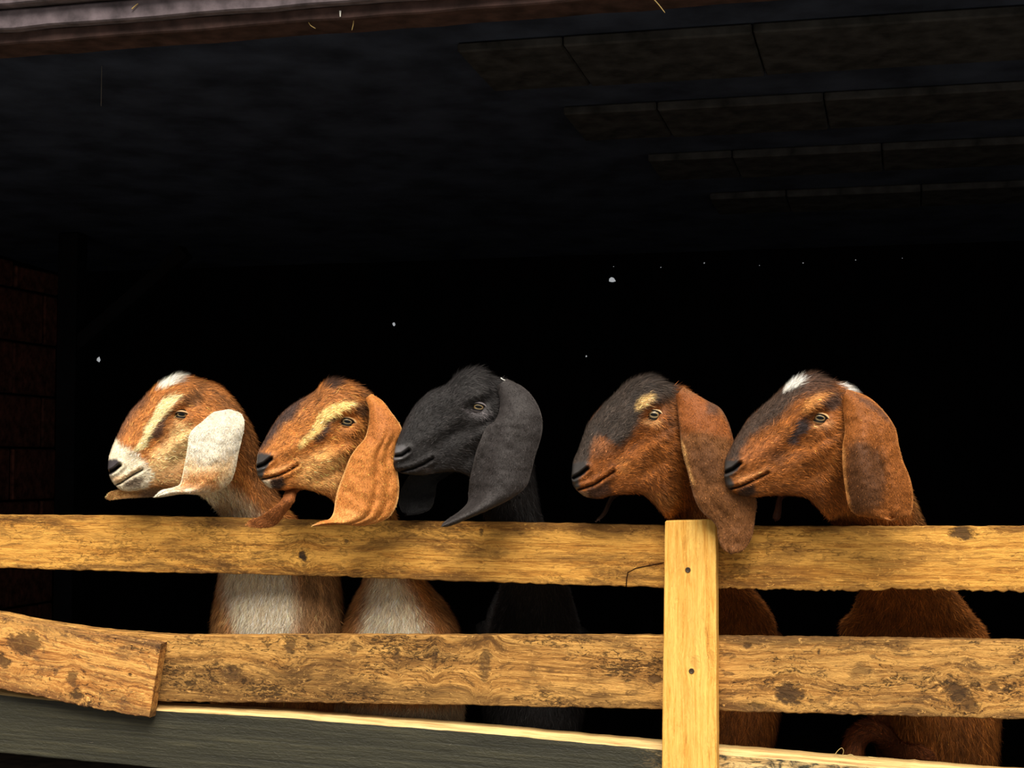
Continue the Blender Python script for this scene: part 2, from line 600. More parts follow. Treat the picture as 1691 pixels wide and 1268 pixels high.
tag(o, 'upper fence rail with splintered lower edge under the goat with white poll tufts', 'rail', 'fence rails')
o = board('fence_rail', [(-420, 950, 1062), (-200, 982, 1092), (0, 1012, 1122), (113, 1033, 1144), (213, 1044, 1154), (290, 1049, 1159), (420, 1049, 1160), (600, 1049, 1162), (1140, 1050, 1172)], RF, RT,
          dict(WORN, dirt=0.75, pits=0.75, stain=0.8, dirt_col=(92, 62, 30), knots=[(477, 1073, 13, 18, 0.75), (585, 1075, 6, 14, 0.6), (655, 1085, 6, 12, 0.6), (718, 1090, 5, 16, 0.6), (800, 1100, 10, 32, 0.65), (381, 1112, 20, 14, 0.55), (1085, 1122, 10, 7, 0.8)], pale=0.25), seed=3, n=260)
tag(o, 'scuffed lower fence rail between the nailed offcut and the pale post', 'rail', 'fence rails')
o = board('fence_rail', [(1140, 1051, 1173), (1400, 1054, 1180), (1691, 1058, 1188), (2080, 1062, 1199)], RF, RT,
          dict(WORN, dirt=0.75, pits=0.8, stain=0.65, dirt_col=(90, 62, 34), knots=[(1305, 1148, 34, 20, 0.95), (1255, 1165, 26, 9, 0.7), (1580, 1140, 22, 22, 0.9), (1600, 1165, 16, 12, 0.7), (1232, 1066, 10, 8, 0.8), (1640, 1135, 14, 9, 0.8), (1352, 1077, 5, 6, 0.9), (1420, 1108, 26, 16, 0.5)], pale=0.35), seed=4, n=220)
tag(o, 'heavily chewed lower fence rail with black bite scars beyond the pale post', 'rail', 'fence rails')

off = board('offcut_plank', [(-420, 925, 1030), (-150, 985, 1098), (0, 1017, 1137), (90, 1035, 1156), (180, 1049, 1175), (266, 1062, 1190)], RF - 0.030, 0.0285,
            dict(light=(222, 164, 88), mid=(186, 122, 58), dark=(112, 68, 32), dirt=0.7, pits=0.85, stain=0.5, dirt_col=(84, 58, 40), knots=[(38, 1065, 34, 18, 0.75), (5, 1092, 14, 9, 0.8), (130, 1148, 14, 8, 0.9), (118, 1120, 9, 12, 0.7), (215, 1114, 4, 4, 0.9), (185, 1148, 70, 10, 0.35)], pale=0.4), seed=5, n=180, rag=(0.001, 0.003))
tag(off, 'short rough offcut plank nailed slanting over the lower rail', 'plank')

# painted kickboard with a bare, sunlit top edge
t = NT('kickboard_paint')
co = t.new('ShaderNodeTexCoord').outputs['Object']
ng = t.noise(t.vmap(co, (3, 1, 2), (1.2, 20, 40)), 3.0, 6, 0.6, 0.6)
paint = t.ramp(ng, [(0.3, (34, 33, 24)), (0.55, (52, 50, 37)), (0.75, (72, 68, 50))])
chip = t.noise(t.vmap(co, (1, 4, 2), (22, 60, 60)), 3.0, 5, 0.65, 1.0)
paint = t.mix(t.math('MULTIPLY', t.step(chip, 0.70, 0.76), 0.8), paint, (176, 164, 140))
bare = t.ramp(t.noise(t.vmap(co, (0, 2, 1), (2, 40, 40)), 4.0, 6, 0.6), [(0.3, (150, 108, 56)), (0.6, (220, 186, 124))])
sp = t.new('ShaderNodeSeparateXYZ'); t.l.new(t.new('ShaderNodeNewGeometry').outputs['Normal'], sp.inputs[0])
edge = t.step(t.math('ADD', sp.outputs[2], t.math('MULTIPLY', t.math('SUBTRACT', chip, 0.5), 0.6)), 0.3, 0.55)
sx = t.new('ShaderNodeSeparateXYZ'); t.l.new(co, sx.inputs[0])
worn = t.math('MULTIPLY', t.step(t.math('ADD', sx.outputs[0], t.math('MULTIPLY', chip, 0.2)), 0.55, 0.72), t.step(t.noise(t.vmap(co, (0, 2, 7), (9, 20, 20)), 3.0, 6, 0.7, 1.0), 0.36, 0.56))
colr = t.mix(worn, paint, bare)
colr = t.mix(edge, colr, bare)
t.bump(t.math('ADD', ng, chip), 0.6, 0.003)
KICK = t.fin(colr, 0.55, 0.35)
kb = board('kickboard', [(-420, 1108, 1208), (0, 1147, 1243), (270, 1174, 1269), (560, 1193, 1296), (1092, 1238, 1345), (1691, 1286, 1400), (2080, 1318, 1440)], -0.0145, 0.052, dict(mat=KICK), seed=6, n=260, worn_edge=0.012, rag=(0.0012, 0.0012))
tag(kb, 'dark green-grey painted kickboard with bare wood top edge below the rails', 'board')

# the pale post
pt = at(np.array([1098.0, 1182.0]), np.array([861.0, 862.5]), np.array([-0.058] * 2))
pb = at(np.array([1093.0, 1183.5]), np.array([1268.0, 1268.0]), np.array([-0.058] * 2))
k = (pt[0][2] + 0.05) / (pt[0][2] - pb[0][2])
bl = pt[0] + (pb[0] - pt[0]) * k; br = pt[1] + (pb[1] - pt[1]) * k
POST_WOOD = dict(light=(238, 186, 96), mid=(228, 168, 76), dark=(182, 118, 46), dirt=0.12, pits=0.05, stain=0.35, dirt_col=(196, 138, 58), grain=0.7, fine=0.3)


def post(name, tl, tr, bl, br, depth, mat):
    vs = []
    c = 0.0016
    lv = np.linspace(0, 1, 30)
    for f in lv:
        l = tl + (bl - tl) * f; r = tr + (br - tr) * f
        z = l[2]
        x0, x1, y0, y1 = l[0], r[0], l[1], l[1] + depth
        for (x, y) in ((x0 + c, y0), (x1 - c, y0), (x1, y0 + c), (x1, y1 - c), (x1 - c, y1), (x0 + c, y1), (x0, y1 - c), (x0, y0 + c)):
            w = (hash2(np.array(f * 100), np.array(x * 10), 3) - 0.5) * 0.0006
            vs.append((x + w, y, z + (0.0015 * math.sin(x * 300) if f == 0 else 0)))
    fs = []
    n = len(lv)
    for i in range(n - 1):
        for q in range(8):
            a, b = i * 8 + q, i * 8 + (q + 1) % 8
            fs.append((a, a + 8, b + 8, b))
    top = vs[0:8]
    base = len(vs)
    ctr = np.mean(np.array(top), 0)
    for p in top:
        q = ctr + (np.array(p) - ctr) * 0.96; q[2] += 0.0025
        vs.append(tuple(q))
    for q in range(8):
        a, b = q, (q + 1) % 8
        fs.append((a, b, base + b, base + a))
    fs.append(tuple(base + q for q in range(8)))
    fs.append(tuple((n - 1) * 8 + q for q in range(7, -1, -1)))
    return mesh_obj(name, vs, fs, mat, origin=(float((tl[0] + tr[0]) / 2), float(tl[1] + depth / 2), 0.0))


zc1, zc2 = at(1136, 941, -0.058), at(1142, 1108, -0.058)
pcx = float((pt[0][0] + pt[1][0]) / 2)
PW = wood('post_wood', axis='Z', seed=4.2, knots=[(float(zc2[2]) + 0.012, float(zc2[0]) - pcx + 0.006, 0.016, 0.012, 0.22), (float(zc2[2]) + 0.03, 0.038, 0.03, 0.010, 0.18)], **POST_WOOD)
po = post('fence_post', pt[0], pt[1], bl, br, 0.042, PW)
tag(po, 'pale new sawn fence post standing before the rails, two screws in its face', 'post')


def screw(p):
    vs, fs = [], []
    n = 14
    for (r, y) in ((0.0054, 0.0004), (0.0050, -0.0010), (0.0034, -0.0011), (0.0026, -0.0004)):
        for a in range(n):
            an = 2 * math.pi * a / n
            rr = r * (0.55 if (y > 0.0005 and a % 4 > 1) else 1)
            vs.append((p[0] + math.cos(an) * rr, p[1] + y, p[2] + math.sin(an) * rr))
    for q in range(3):
        for a in range(n):
            b = (a + 1) % n
            fs.append((q * n + a, (q + 1) * n + a, (q + 1) * n + b, q * n + b))
    fs.append(tuple(3 * n + a for a in range(n)))
    return mesh_obj('screw', vs, fs, M['steel'], po)


screw(zc1); screw(zc2)


# posts beyond the frame that carry the rail ends
def tube(name, pts, r, mat, parent=None, sides=6, taper=1.0):
    pts = np.array(pts, float)
    n = len(pts)
    vs, fs = [], []
    for i in range(n):
        d = pts[min(i + 1, n - 1)] - pts[max(i - 1, 0)]
        d /= np.linalg.norm(d) + 1e-9
        u = np.cross(d, [0.3, 0.9, 0.31]); u /= np.linalg.norm(u)
        v = np.cross(d, u)
        rr = r * (1 + (taper - 1) * i / (n - 1))
        for a in range(sides):
            an = 2 * math.pi * a / sides
            vs.append(pts[i] + rr * (math.cos(an) * u + math.sin(an) * v))
    for i in range(n - 1):
        for a in range(sides):
            b = (a + 1) % sides
            fs.append((i * sides + a, i * sides + b, (i + 1) * sides + b, (i + 1) * sides + a))
    fs.append(tuple(range(sides - 1, -1, -1))); fs.append(tuple((n - 1) * sides + a for a in range(sides)))
    return mesh_obj(name, vs, fs, mat, parent, smooth=True)


# the split at the rail's end by the post, a thin dark check in the wood
ck = [(1096, 929), (1075, 933), (1050, 938), (1037, 945), (1035, 955), (1034, 969)]
cpts = at(np.array([c[0] for c in ck]), np.array([c[1] for c in ck]), np.array([RF - 0.0001] * len(ck)))
rail0 = bpy.data.objects['fence_rail']
crk = tube('split', cpts, 0.0011, plain('split_dark', (40, 22, 10), 0.9, 0.05), None, 5)
mw = Matrix.Translation(rail0.location) @ rail0.rotation_euler.to_matrix().to_4x4()
loc0 = Vector(crk.location)
crk.parent = rail0
crk.matrix_basis = mw.inverted() @ Matrix.Translation(loc0)

# ------------------------------------------------------------------ goats
t = NT('goat_coat')
at_c = t.new('ShaderNodeAttribute', attribute_name='coat'); at_g = t.new('ShaderNodeAttribute', attribute_name='gloss')
COAT = t.fin(at_c.outputs['Color'], t.math('SUBTRACT', 0.68, t.math('MULTIPLY', at_g.outputs['Fac'], 0.36)), 0.28)

t = NT('goat_eye')
co = t.new('ShaderNodeTexCoord').outputs['Object']
sp = t.new('ShaderNodeSeparateXYZ'); t.l.new(co, sp.inputs[0])
ex = t.math('DIVIDE', sp.outputs[0], 0.0072); ey = t.math('DIVIDE', sp.outputs[1], 0.0030)
pd = t.math('SQRT', t.math('ADD', t.math('MULTIPLY', ex, ex), t.math('MULTIPLY', ey, ey)))
rd = t.math('SQRT', t.math('ADD', t.math('MULTIPLY', sp.outputs[0], sp.outputs[0]), t.math('MULTIPLY', sp.outputs[1], sp.outputs[1])))
iris = t.ramp(t.math('DIVIDE', rd, 0.0125), [(0.0, (104, 90, 70)), (0.45, (160, 140, 102)), (0.64, (128, 104, 70)), (0.80, (28, 18, 12))])
eyec = t.mix(t.step(pd, 1.08, 0.85), iris, (6, 6, 8))
EYE = t.fin(eyec, 0.16, 0.35)

STN = 21
WID = [0.0, .085, .132, .152, .165, .185, .215, .255, .29, .312, .295, .27, .265, .275, .285, .31, .37, .45, .52, .54, .42]
JAW = [0.0, 0, .05, .15, .25, .32, .38, .42, .42, .40, .36, .25, .1, 0, 0, 0, 0, 0, 0, 0, 0]
RPT_DEEP = [0, 0, 0, 0, 0, 0, 0, 0, 0, 0, .0, .015, .045, .085, .13, .165, .26, .36, .44, .46, .47]
RPT_NEAR = [0, 0, 0, 0, 0, 0, 0, 0, 0, 0, .0, .015, .04, .075, .11, .135, .155, .17, .178, .19, .22]
RPT = [0, 0, 0, 0, 0, 0, 0, 0, 0, 0, .0, .015, .045, .085, .13, .165, .195, .215, .222, .225, .24]


def normals_of(V, Fq):
    N = np.zeros_like(V)
    a, b, c, d = (V[Fq[:, k]] for k in range(4))
    fn = np.cross(c - a, d - b)
    for k in range(4):
        np.add.at(N, Fq[:, k], fn)
    return N / (np.linalg.norm(N, axis=1, keepdims=True) + 1e-12)


def fur(V, Fq, N, D, C, L, dens, count, width):
    """short tapered hairs lying along D, returned as loose triangles"""
    a, b, c, d = (V[Fq[:, k]] for k in range(4))
    ar = 0.5 * np.linalg.norm(np.cross(c - a, d - b), axis=1) * dens[Fq].mean(1)
    cdf = np.cumsum(ar); cdf /= cdf[-1]
    f = Fq[np.searchsorted(cdf, rng.random(count)).clip(0, len(Fq) - 1)]
    u, v = rng.random(count), rng.random(count)
    wts = np.stack([(1 - u) * (1 - v), u * (1 - v), u * v, (1 - u) * v], 1)
    mixv = lambda A: (A[f] * (wts[..., None] if A.ndim > 1 else wts)).sum(1)
    p, n, dr, col, ln = mixv(V), mixv(N), mixv(D), mixv(C), mixv(L)
    n /= np.linalg.norm(n, axis=1, keepdims=True) + 1e-9
    dr = dr - n * (dr * n).sum(1, keepdims=True)
    dr /= np.linalg.norm(dr, axis=1, keepdims=True) + 1e-9
    side = np.cross(n, dr)
    ang = rng.normal(0, 0.38, count)[:, None]
    dr2 = dr * np.cos(ang) + side * np.sin(ang)
    side2 = np.cross(n, dr2)
    ln = ln * rng.uniform(0.6, 1.35, count)
    lift = rng.uniform(0.06, 0.34, count)[:, None]
    tip = p + (dr2 * np.sqrt(1 - lift ** 2) + n * lift) * ln[:, None]
    w = (width * rng.uniform(0.6, 1.3, count))[:, None] * 0.5
    root = p - n * 0.0006
    verts = np.stack([root - side2 * w, root + side2 * w, tip], 1).reshape(-1, 3)
    nn = n + dr2 * rng.normal(0, 0.34, count)[:, None] + side2 * rng.normal(0, 0.34, count)[:, None]
    nn /= np.linalg.norm(nn, axis=1, keepdims=True)
    nrm = np.repeat(nn, 3, 0)
    cj = col * np.exp(rng.normal(-0.05, 0.5, count))[:, None]
    cols = np.repeat(np.clip(cj, 0, 0.95), 3, 0)
    tri = np.arange(count * 3).reshape(-1, 3)
    fnrm = np.cross(verts[1::3] - verts[0::3], verts[2::3] - verts[0::3])
    flip = (fnrm * n).sum(1) < 0
    tri[flip] = tri[flip][:, [1, 0, 2]]
    return verts, tri, nrm, cols


def coat_mesh(name, V, quads, N, C, G, hair, parent):
    """one mesh: skin plus its hair"""
    hv, ht, hn, hc = hair
    nv = len(V)
    AV = np.vstack([V, hv]); AN = np.vstack([N, hn]); AC = np.vstack([C * 0.82, hc])  # skin darkened beneath the hairs, depth shade put into its colour
    AG = np.concatenate([G, np.zeros(len(hv))])
    faces = [tuple(q) if q[2] != q[3] else tuple(q[:3]) for q in quads.tolist()] + [tuple(x) for x in (ht + nv).tolist()]
    origin = (V.min(0) + V.max(0)) / 2
    me = bpy.data.meshes.new(name)
    me.from_pydata((AV - origin).tolist(), [], faces)
    ca = me.attributes.new('coat', 'FLOAT_COLOR', 'POINT')
    ca.data.foreach_set('color', np.hstack([AC, np.ones((len(AC), 1))]).astype(np.float32).ravel())
    ga = me.attributes.new('gloss', 'FLOAT', 'POINT')
    ga.data.foreach_set('value', AG.astype(np.float32))
    me.materials.append(COAT)
    me.polygons.foreach_set('use_smooth', [True] * len(me.polygons))
    me.update()
    me.normals_split_custom_set_from_vertices(AN.astype(np.float32).tolist())
    o = bpy.data.objects.new(name, me)
    COL.objects.link(o)
    o.parent = parent
    o.location = Vector(origin) - Vector(parent.location)
    return o


def tube_data(path, radii, sides=20, squash=1.0, ref=(1.0, 0, 0)):
    """loft along a 3-D path: verts, quads, directions"""
    P = np.array(path, float)
    n = len(P)
    ts = np.linspace(0, n - 1, (n - 1) * 6 + 1)
    Q = spline(P, ts); Rr = spline(np.array(radii, float)[:, None], ts)[:, 0]
    D = np.gradient(Q, axis=0); D /= np.linalg.norm(D, axis=1, keepdims=True)
    ref = np.array(ref, float)
    vs = []
    for i in range(len(Q)):
        u = ref - D[i] * (ref @ D[i]); u /= np.linalg.norm(u)
        v = np.cross(D[i], u)
        an = np.linspace(0, 2 * math.pi, sides, endpoint=False)
        vs.append(Q[i] + Rr[i] * (np.cos(an)[:, None] * u * squash + np.sin(an)[:, None] * v))
    V = np.vstack(vs); m = len(Q)
    i, a = np.meshgrid(np.arange(m - 1), np.arange(sides), indexing='ij')
    b = (a + 1) % sides
    Fq = np.stack([i * sides + a, i * sides + b, (i + 1) * sides + b, (i + 1) * sides + a], -1).reshape(-1, 4)
    c0, c1 = len(V), len(V) + 1
    V = np.vstack([V, Q[0] - D[0] * Rr[0] * 0.5, Q[-1] + D[-1] * Rr[-1] * 0.3])
    k = np.arange(sides); kb = (k + 1) % sides
    caps = np.vstack([np.stack([np.full(sides, c0), kb, k, k], 1)[:, [0, 1, 2, 2]], np.stack([np.full(sides, c1), (m - 1) * sides + k, (m - 1) * sides + kb, (m - 1) * sides + kb], 1)])
    DD = np.vstack([np.repeat(D, sides, 0), D[0][None], D[-1][None]])
    return V, np.vstack([Fq, caps]), DD


def paint(C, q, patches, scale, seed):
    nx = (fbm(q[:, 0] / 5.0, q[:, 1] / 5.0, seed, 3) - 0.5) * 2
    ny = (fbm(q[:, 0] / 2.2, q[:, 1] / 2.2, seed + 9, 2) - 0.5) * 2
    for p in patches:
        kind, pts, colr, soft, amt = p[0], np.array(p[1], float), lin(p[2]), p[3], p[4]
        wob = p[5] if len(p) > 5 else 4.0
        d = poly_sd(q, pts) if kind == 'p' else seg_dist(q, pts) - p[6]
        d = d + (nx * 0.6 + ny * 0.4) * wob
        m = (1 - sstep(-soft, soft, d)) * amt
        C = C * (1 - m[:, None]) + colr * m[:, None]
    return C


def goat(spec):
    O, z = np.array(spec['O'], float), spec['z']
    cv = lambda pts: (np.array(pts, float) / z + O)
    Tp = np.vstack([cv([s[0] for s in spec['head']]), np.array([s[0] for s in spec['low']], float)])
    Bp = np.vstack([cv([s[1] for s in spec['head']]), np.array([s[1] for s in spec['low']], float)])
    nose = 0.55 * Tp[0] + 0.45 * Bp[0] - np.array([1.6, 0])
    Tp = np.vstack([nose, Tp]); Bp = np.vstack([nose, Bp])
    assert len(Tp) == STN, (spec['name'], len(Tp))
    eye = cv([spec['eye']])[0]
    Hm = spec.get('H', 0.19)
    nh, nn_ = 12, 10
    ts = np.concatenate([(np.linspace(0, 1, 16)[:-1]) ** 2.0, np.linspace(1, nh, 15 * (nh - 1) + 1)[:-1], np.linspace(nh, STN - 1, nn_ * (STN - 1 - nh) + 1)])
    Tq, Bq = spline(Tp, ts), spline(Bp, ts)
    wid = spline(np.array(WID)[:, None], ts)[:, 0].clip(0.001) * Hm * spec.get('fat', 0.94)
    nb_ = ts < 1
    wid[nb_] = WID[1] * Hm * np.sqrt(1 - (1 - ts[nb_]) ** 2) + 0.0002
    # blunt muzzle end
    f = np.sqrt(1 - (1 - ts[nb_]) ** 2)[:, None]
    c0 = 0.5 * (Tp[1] + Bp[1])
    Tq[nb_] = nose + (Tp[1] - nose) * f + (Tq[nb_] - (nose + (Tp[1] - nose) * ts[nb_][:, None])) * 0
    Bq[nb_] = nose + (Bp[1] - nose) * f
    jaw = np.interp(ts, np.arange(STN), JAW)
    y0, kyaw = spec['y0'], math.tan(math.radians(spec.get('yaw', 0)))
    ramp = spline(np.array(spec.get('ramp', RPT))[:, None], ts)[:, 0]
    Xc = at((Tq[:, 0] + Bq[:, 0]) / 2, (Tq[:, 1] + Bq[:, 1]) / 2, np.full(len(ts), y0))[:, 0]
    Xe = at(eye[0], eye[1], y0)[0]
    headw = 1 - sstep(9.5, 12.5, ts)
    yc = y0 + kyaw * (Xc - Xe) * headw + ramp
    T3, B3 = at(Tq[:, 0], Tq[:, 1], yc), at(Bq[:, 0], Bq[:, 1], yc)
    lat = np.array([math.sin(math.atan(kyaw)), -math.cos(math.atan(kyaw)), 0.0])
    n = 168
    phi = np.linspace(0, 2 * math.pi, n, endpoint=False)
    s = (1 - np.cos(phi)) / 2
    side = np.sign(np.sin(phi)); side[np.abs(np.sin(phi)) < 1e-9] = 0
    pw = np.interp(ts, [0, 2, 8, 11, 14], [0.85, 0.8, 0.72, 0.85, 0.95])
    prof = np.abs(np.sin(phi))[None, :] ** pw[:, None]
    hw = wid[:, None] * prof * (1 - jaw[:, None] * s[None, :]) / (1 - 0.32 * jaw[:, None])
    q = Tq[:, None, :] * (1 - s)[None, :, None] + Bq[:, None, :] * s[None, :, None]
    qf = q.reshape(-1, 2)
    side_f = np.tile(side, len(ts)); wgt = np.sqrt(prof).reshape(-1)
    tsf = np.repeat(ts, n)
    # ---- modelled relief, in units of the head
    upx = np.linalg.norm(eye - nose)                      # nose to eye in pixels
    ax = (eye - nose) / upx
    rel = qf - eye
    ea = rel @ ax; ep_ = rel @ np.array([-ax[1], ax[0]])   # along the face (+ to the back), across (+ downwards)
    g = lambda ca, cp, sa, sp_: np.exp(-(((ea - ca * upx) / (sa * upx)) ** 2 + ((ep_ - cp * upx) / (sp_ * upx)) ** 2))
    hd = (tsf < 12.5).astype(float)
    disp = 0.070 * g(0.02, -0.10, .15, .06) + 0.026 * g(-0.02, 0.12, .13, .05) - 0.058 * g(0, 0.0, .085, .055)
    disp += 0.055 * g(0.02, .42, .22, .17) - 0.055 * g(-.30, .12, .18, .09) + 0.03 * g(-.52, .0, .22, .07) + 0.035 * g(-.16, .24, .20, .045) - 0.04 * g(-.30, .40, .18, .07)
    disp += -0.055 * g(.20, -.02, .08, .16)
    mouth = cv(spec['mouth']); nost = cv(spec['nostril'])
    dm = seg_dist(qf, mouth); dn = seg_dist(qf, nost)
    disp += -0.055 * np.exp(-(dm / 1.7) ** 2) + 0.016 * np.exp(-((dm - 6) / 4.0) ** 2)
    disp += -0.075 * np.exp(-(dn / 2.2) ** 2) + 0.022 * np.exp(-((dn - 6.0) / 3.5) ** 2)
    lump = (fbm(qf[:, 0] / 22, qf[:, 1] / 22, spec['seed'], 3) - 0.5) * 0.02
    disp = (disp * hd + lump) * Hm * wgt
    hwf = (hw.reshape(-1) + disp).clip(0.0)
    P3 = (T3[:, None, :] * (1 - s)[None, :, None] + B3[:, None, :] * s[None, :, None]).reshape(-1, 3)
    V = P3 + lat[None, :] * (side_f * hwf)[:, None]
    m = len(ts)
    i, a = np.meshgrid(np.arange(m - 1), np.arange(n), indexing='ij')
    b = (a + 1) % n
    Fq = np.stack([i * n + a, (i + 1) * n + a, (i + 1) * n + b, i * n + b], -1).reshape(-1, 4)
    Nn = normals_of(V, Fq)
    if (Nn * lat[None] * side_f[:, None]).sum() < 0:
        Fq = Fq[:, ::-1]; Nn = -Nn
    Dd = np.gradient(V.reshape(m, n, 3), axis=0).reshape(-1, 3)
    # ---- coat
    base = lin(spec['base'])
    C = np.tile(base, (len(V), 1))
    patches = [(p[0], cv(p[1]) if not (len(p) > 7 and p[7]) else np.array(p[1], float), *p[2:7]) for p in spec['coat']]
    C = paint(C, qf, patches, z, spec['seed'])
    mott = (fbm(qf[:, 0] / 3.0, qf[:, 1] / 3.0, spec['seed'] + 20, 3) - 0.5) * spec.get('mottle', 0.5) + 1
    phf = np.tile(np.abs(phi - math.pi), m)
    strk = fbm(tsf * 3.2 + fbm(tsf * 2, phf * 3, 4, 2) * 2, phf * 17, spec['seed'] + 60, 3) - 0.5
    pale_ = 1 - 0.85 * sstep(0.35, 0.75, C.mean(1))
    C = C * ((1 + (mott - 1) * pale_) * (1 + strk * 1.35 * pale_))[:, None]
    G = np.zeros(len(V)); L = np.interp(tsf, [0, 3, 7, 9, 12, 15, 18], [.004, .006, .011, .012, .014, .018, .024]) * spec.get('hair', 1.0)
    top = sstep(0.22, 0.0, np.tile(s, m)) * sstep(6.5, 8.0, tsf) * sstep(11.5, 9.5, tsf)
    L = L * (1 + 0.7 * top)
    dens = np.ones(len(V))
    pad = poly_sd(qf, cv(spec['pad']))
    mp = 1 - sstep(-3.0, 2.5, pad + (fbm(qf[:, 0] / 2.0, qf[:, 1] / 2.0, 5) - 0.5) * 3)
    C = C * (1 - mp[:, None]) + lin(spec.get('pad_col', (46, 42, 44))) * mp[:, None]
    G = np.maximum(G, mp); dens *= (1 - mp)
    mn = np.exp(-(dn / 2.0) ** 2)
    C = C * (1 - mn[:, None]) + lin((8, 6, 7)) * mn[:, None]
    ml = np.exp(-(dm / 1.5) ** 2)
    C = C * (1 - ml[:, None]) + lin((16, 9, 8)) * ml[:, None]
    dens *= (1 - ml) * (1 - mn)
    dens *= 1 - np.exp(-((ea / (.10 * upx)) ** 2 + (ep_ / (.06 * upx)) ** 2) ** 2)
    dens *= 1 - 0.8 * sstep(19.0, 19.8, tsf)
    root = tag(empty('goat', (float(P3[-n:, 0].mean()), float(yc[-1]) + 0.35, 0.0)), spec['label'], 'goat', 'goats looking out over the fence')
    hair = fur(V, Fq, Nn, Dd, C, L, dens, spec.get('hairs', 120000), 0.00105)
    # ---- trunk and legs go on behind the fence
    ct = P3[-n * 8:].mean(0)
    cx, cy, czz = ct[0], ct[1], ct[2]
    hwx = spec.get('trunk', 0.112)
    extra = []
    sl = (cx - CAM[0]) / (cy - CAM[1]) + spec.get('trunk_dx', 0.0)
    bx_ = lambda dy: cx + sl * dy
    extra.append(tube_data([(cx, cy - 0.02, czz + 0.02), (bx_(.12), cy + 0.12, 0.575), (bx_(.35), cy + 0.35, 0.56), (bx_(.62), cy + 0.62, 0.56), (bx_(.82), cy + 0.82, 0.58), (bx_(.93), cy + 0.93, 0.60)],
                           [0.075, 0.135, 0.155, 0.165, 0.135, 0.06], 28, hwx / 0.15))
    for (lx, ly) in ((-0.06, 0.06), (0.06, 0.06)):
        if spec.get('bent') and lx < 0:
            continue
        extra.append(tube_data([(cx + lx, cy + ly, 0.52), (cx + lx, cy + ly - 0.01, 0.40), (cx + lx, cy + ly - 0.012, 0.27), (cx + lx, cy + ly, 0.14), (cx + lx, cy + ly + 0.005, 0.05), (cx + lx, cy + ly - 0.012, 0.006)],
                               [0.06, 0.036, 0.027, 0.018, 0.02, 0.027], 14))
    for lx in (-0.07, 0.07):
        extra.append(tube_data([(bx_(.8) + lx, cy + 0.80, 0.55), (bx_(.8) + lx, cy + 0.74, 0.40), (bx_(.8) + lx, cy + 0.88, 0.25), (bx_(.8) + lx, cy + 0.84, 0.13), (bx_(.8) + lx, cy + 0.82, 0.05), (bx_(.8) + lx, cy + 0.80, 0.006)],
                               [0.09, 0.055, 0.028, 0.02, 0.021, 0.027], 14))
    if spec.get('bent'):
        bp = np.array(spec['bent'], float)
        pth = at(bp[:, 0], bp[:, 1], np.array([0.36, 0.29, 0.21, 0.14, 0.12, 0.11, 0.10, 0.10]))
        pth = np.vstack([pth, [pth[-1][0], 0.10, 0.15], [pth[-1][0] - 0.01, 0.10, 0.006]])
        extra.append(tube_data(pth, list(spec['bent_r']) + [0.019, 0.026], 18, 1.0, (0.0, 1.0, 0.0)))
    bc = lin(spec.get('trunk_col', spec['base']))
    allV, allF, allN, allC, allG = [V], [Fq], [Nn], [C], [G]
    hv = [hair]
    nvt = len(V)
    for (ev, ef, ed) in extra:
        en = normals_of(ev, ef)
        ctr = ev.mean(0)
        if (en * (ev - ctr)).sum() < 0:
            ef = ef[:, [0, 3, 2, 1]] if False else ef[:, ::-1]
            ef = np.where((ef[:, [0]] == ef[:, [1]]), ef[:, [1, 2, 3, 3]], ef)
            en = -en
        ec = np.tile(bc, (len(ev), 1)) * (0.8 + 0.4 * fbm(ev[:, 0] * 60, ev[:, 2] * 60, 3))[:, None]
        hoof = (ev[:, 2] < 0.035)
        ec[hoof] = lin((30, 26, 24))
        allV.append(ev); allF.append(ef + nvt); allN.append(en); allC.append(ec); allG.append(np.zeros(len(ev)))
        nvt += len(ev)
        hv.append(fur(ev, ef, en, ed, ec, np.full(len(ev), 0.015), np.ones(len(ev)), 26000 if len(ev) > 800 else 8000, 0.0016))
    off_ = 0
    tr = []
    for h in hv:
        tr.append(h[1] + off_); off_ += len(h[0])
    hair = (np.vstack([h[0] for h in hv]), np.vstack(tr), np.vstack([h[2] for h in hv]), np.vstack([h[3] for h in hv]))
    coat_mesh('body', np.vstack(allV), np.vstack(allF), np.vstack(allN), np.vstack(allC), np.concatenate(allG), hair, root)

    # ---- eyes
    for sd in (1, -1):
        cand = np.where(side_f == sd)[0]
        j = cand[np.argmin(np.linalg.norm(qf[cand] - eye, axis=1))]
        near = cand[np.linalg.norm(qf[cand] - eye, axis=1) < 0.10 * upx]
        nrm = Nn[near].mean(0); nrm = nrm * 0.5 + lat * sd * 0.7; nrm /= np.linalg.norm(nrm)
        rimp = V[near].mean(0)
        rv = at(*(eye + ax * 10), V[j][1]) - at(*eye, V[j][1])
        tlt = spec.get('eye_tilt', 0.0)
        exv = at(eye[0] + 10 * math.cos(tlt), eye[1] + 10 * math.sin(tlt), V[j][1]) - at(eye[0], eye[1], V[j][1])
        exv -= nrm * (exv @ nrm); exv /= np.linalg.norm(exv)
        eyv = np.cross(nrm, exv)
        if eyv[2] < 0:
            eyv = -eyv
        Rm = np.stack([exv, eyv, nrm], 1)
        re = 0.0128
        cpos = at(eye[0], eye[1], float(rimp[1])) if sd == 1 else rimp
        cen = cpos + nrm * (0.0035 - re)
        # eyeball
        vs, fs = [], []
        nu, nv2 = 20, 28
        for u in range(nu + 1):
            th = math.pi * 0.62 * u / nu
            for w in range(nv2):
                an = 2 * math.pi * w / nv2
                vs.append((re * math.sin(th) * math.cos(an), re * math.sin(th) * math.sin(an), re * math.cos(th)))
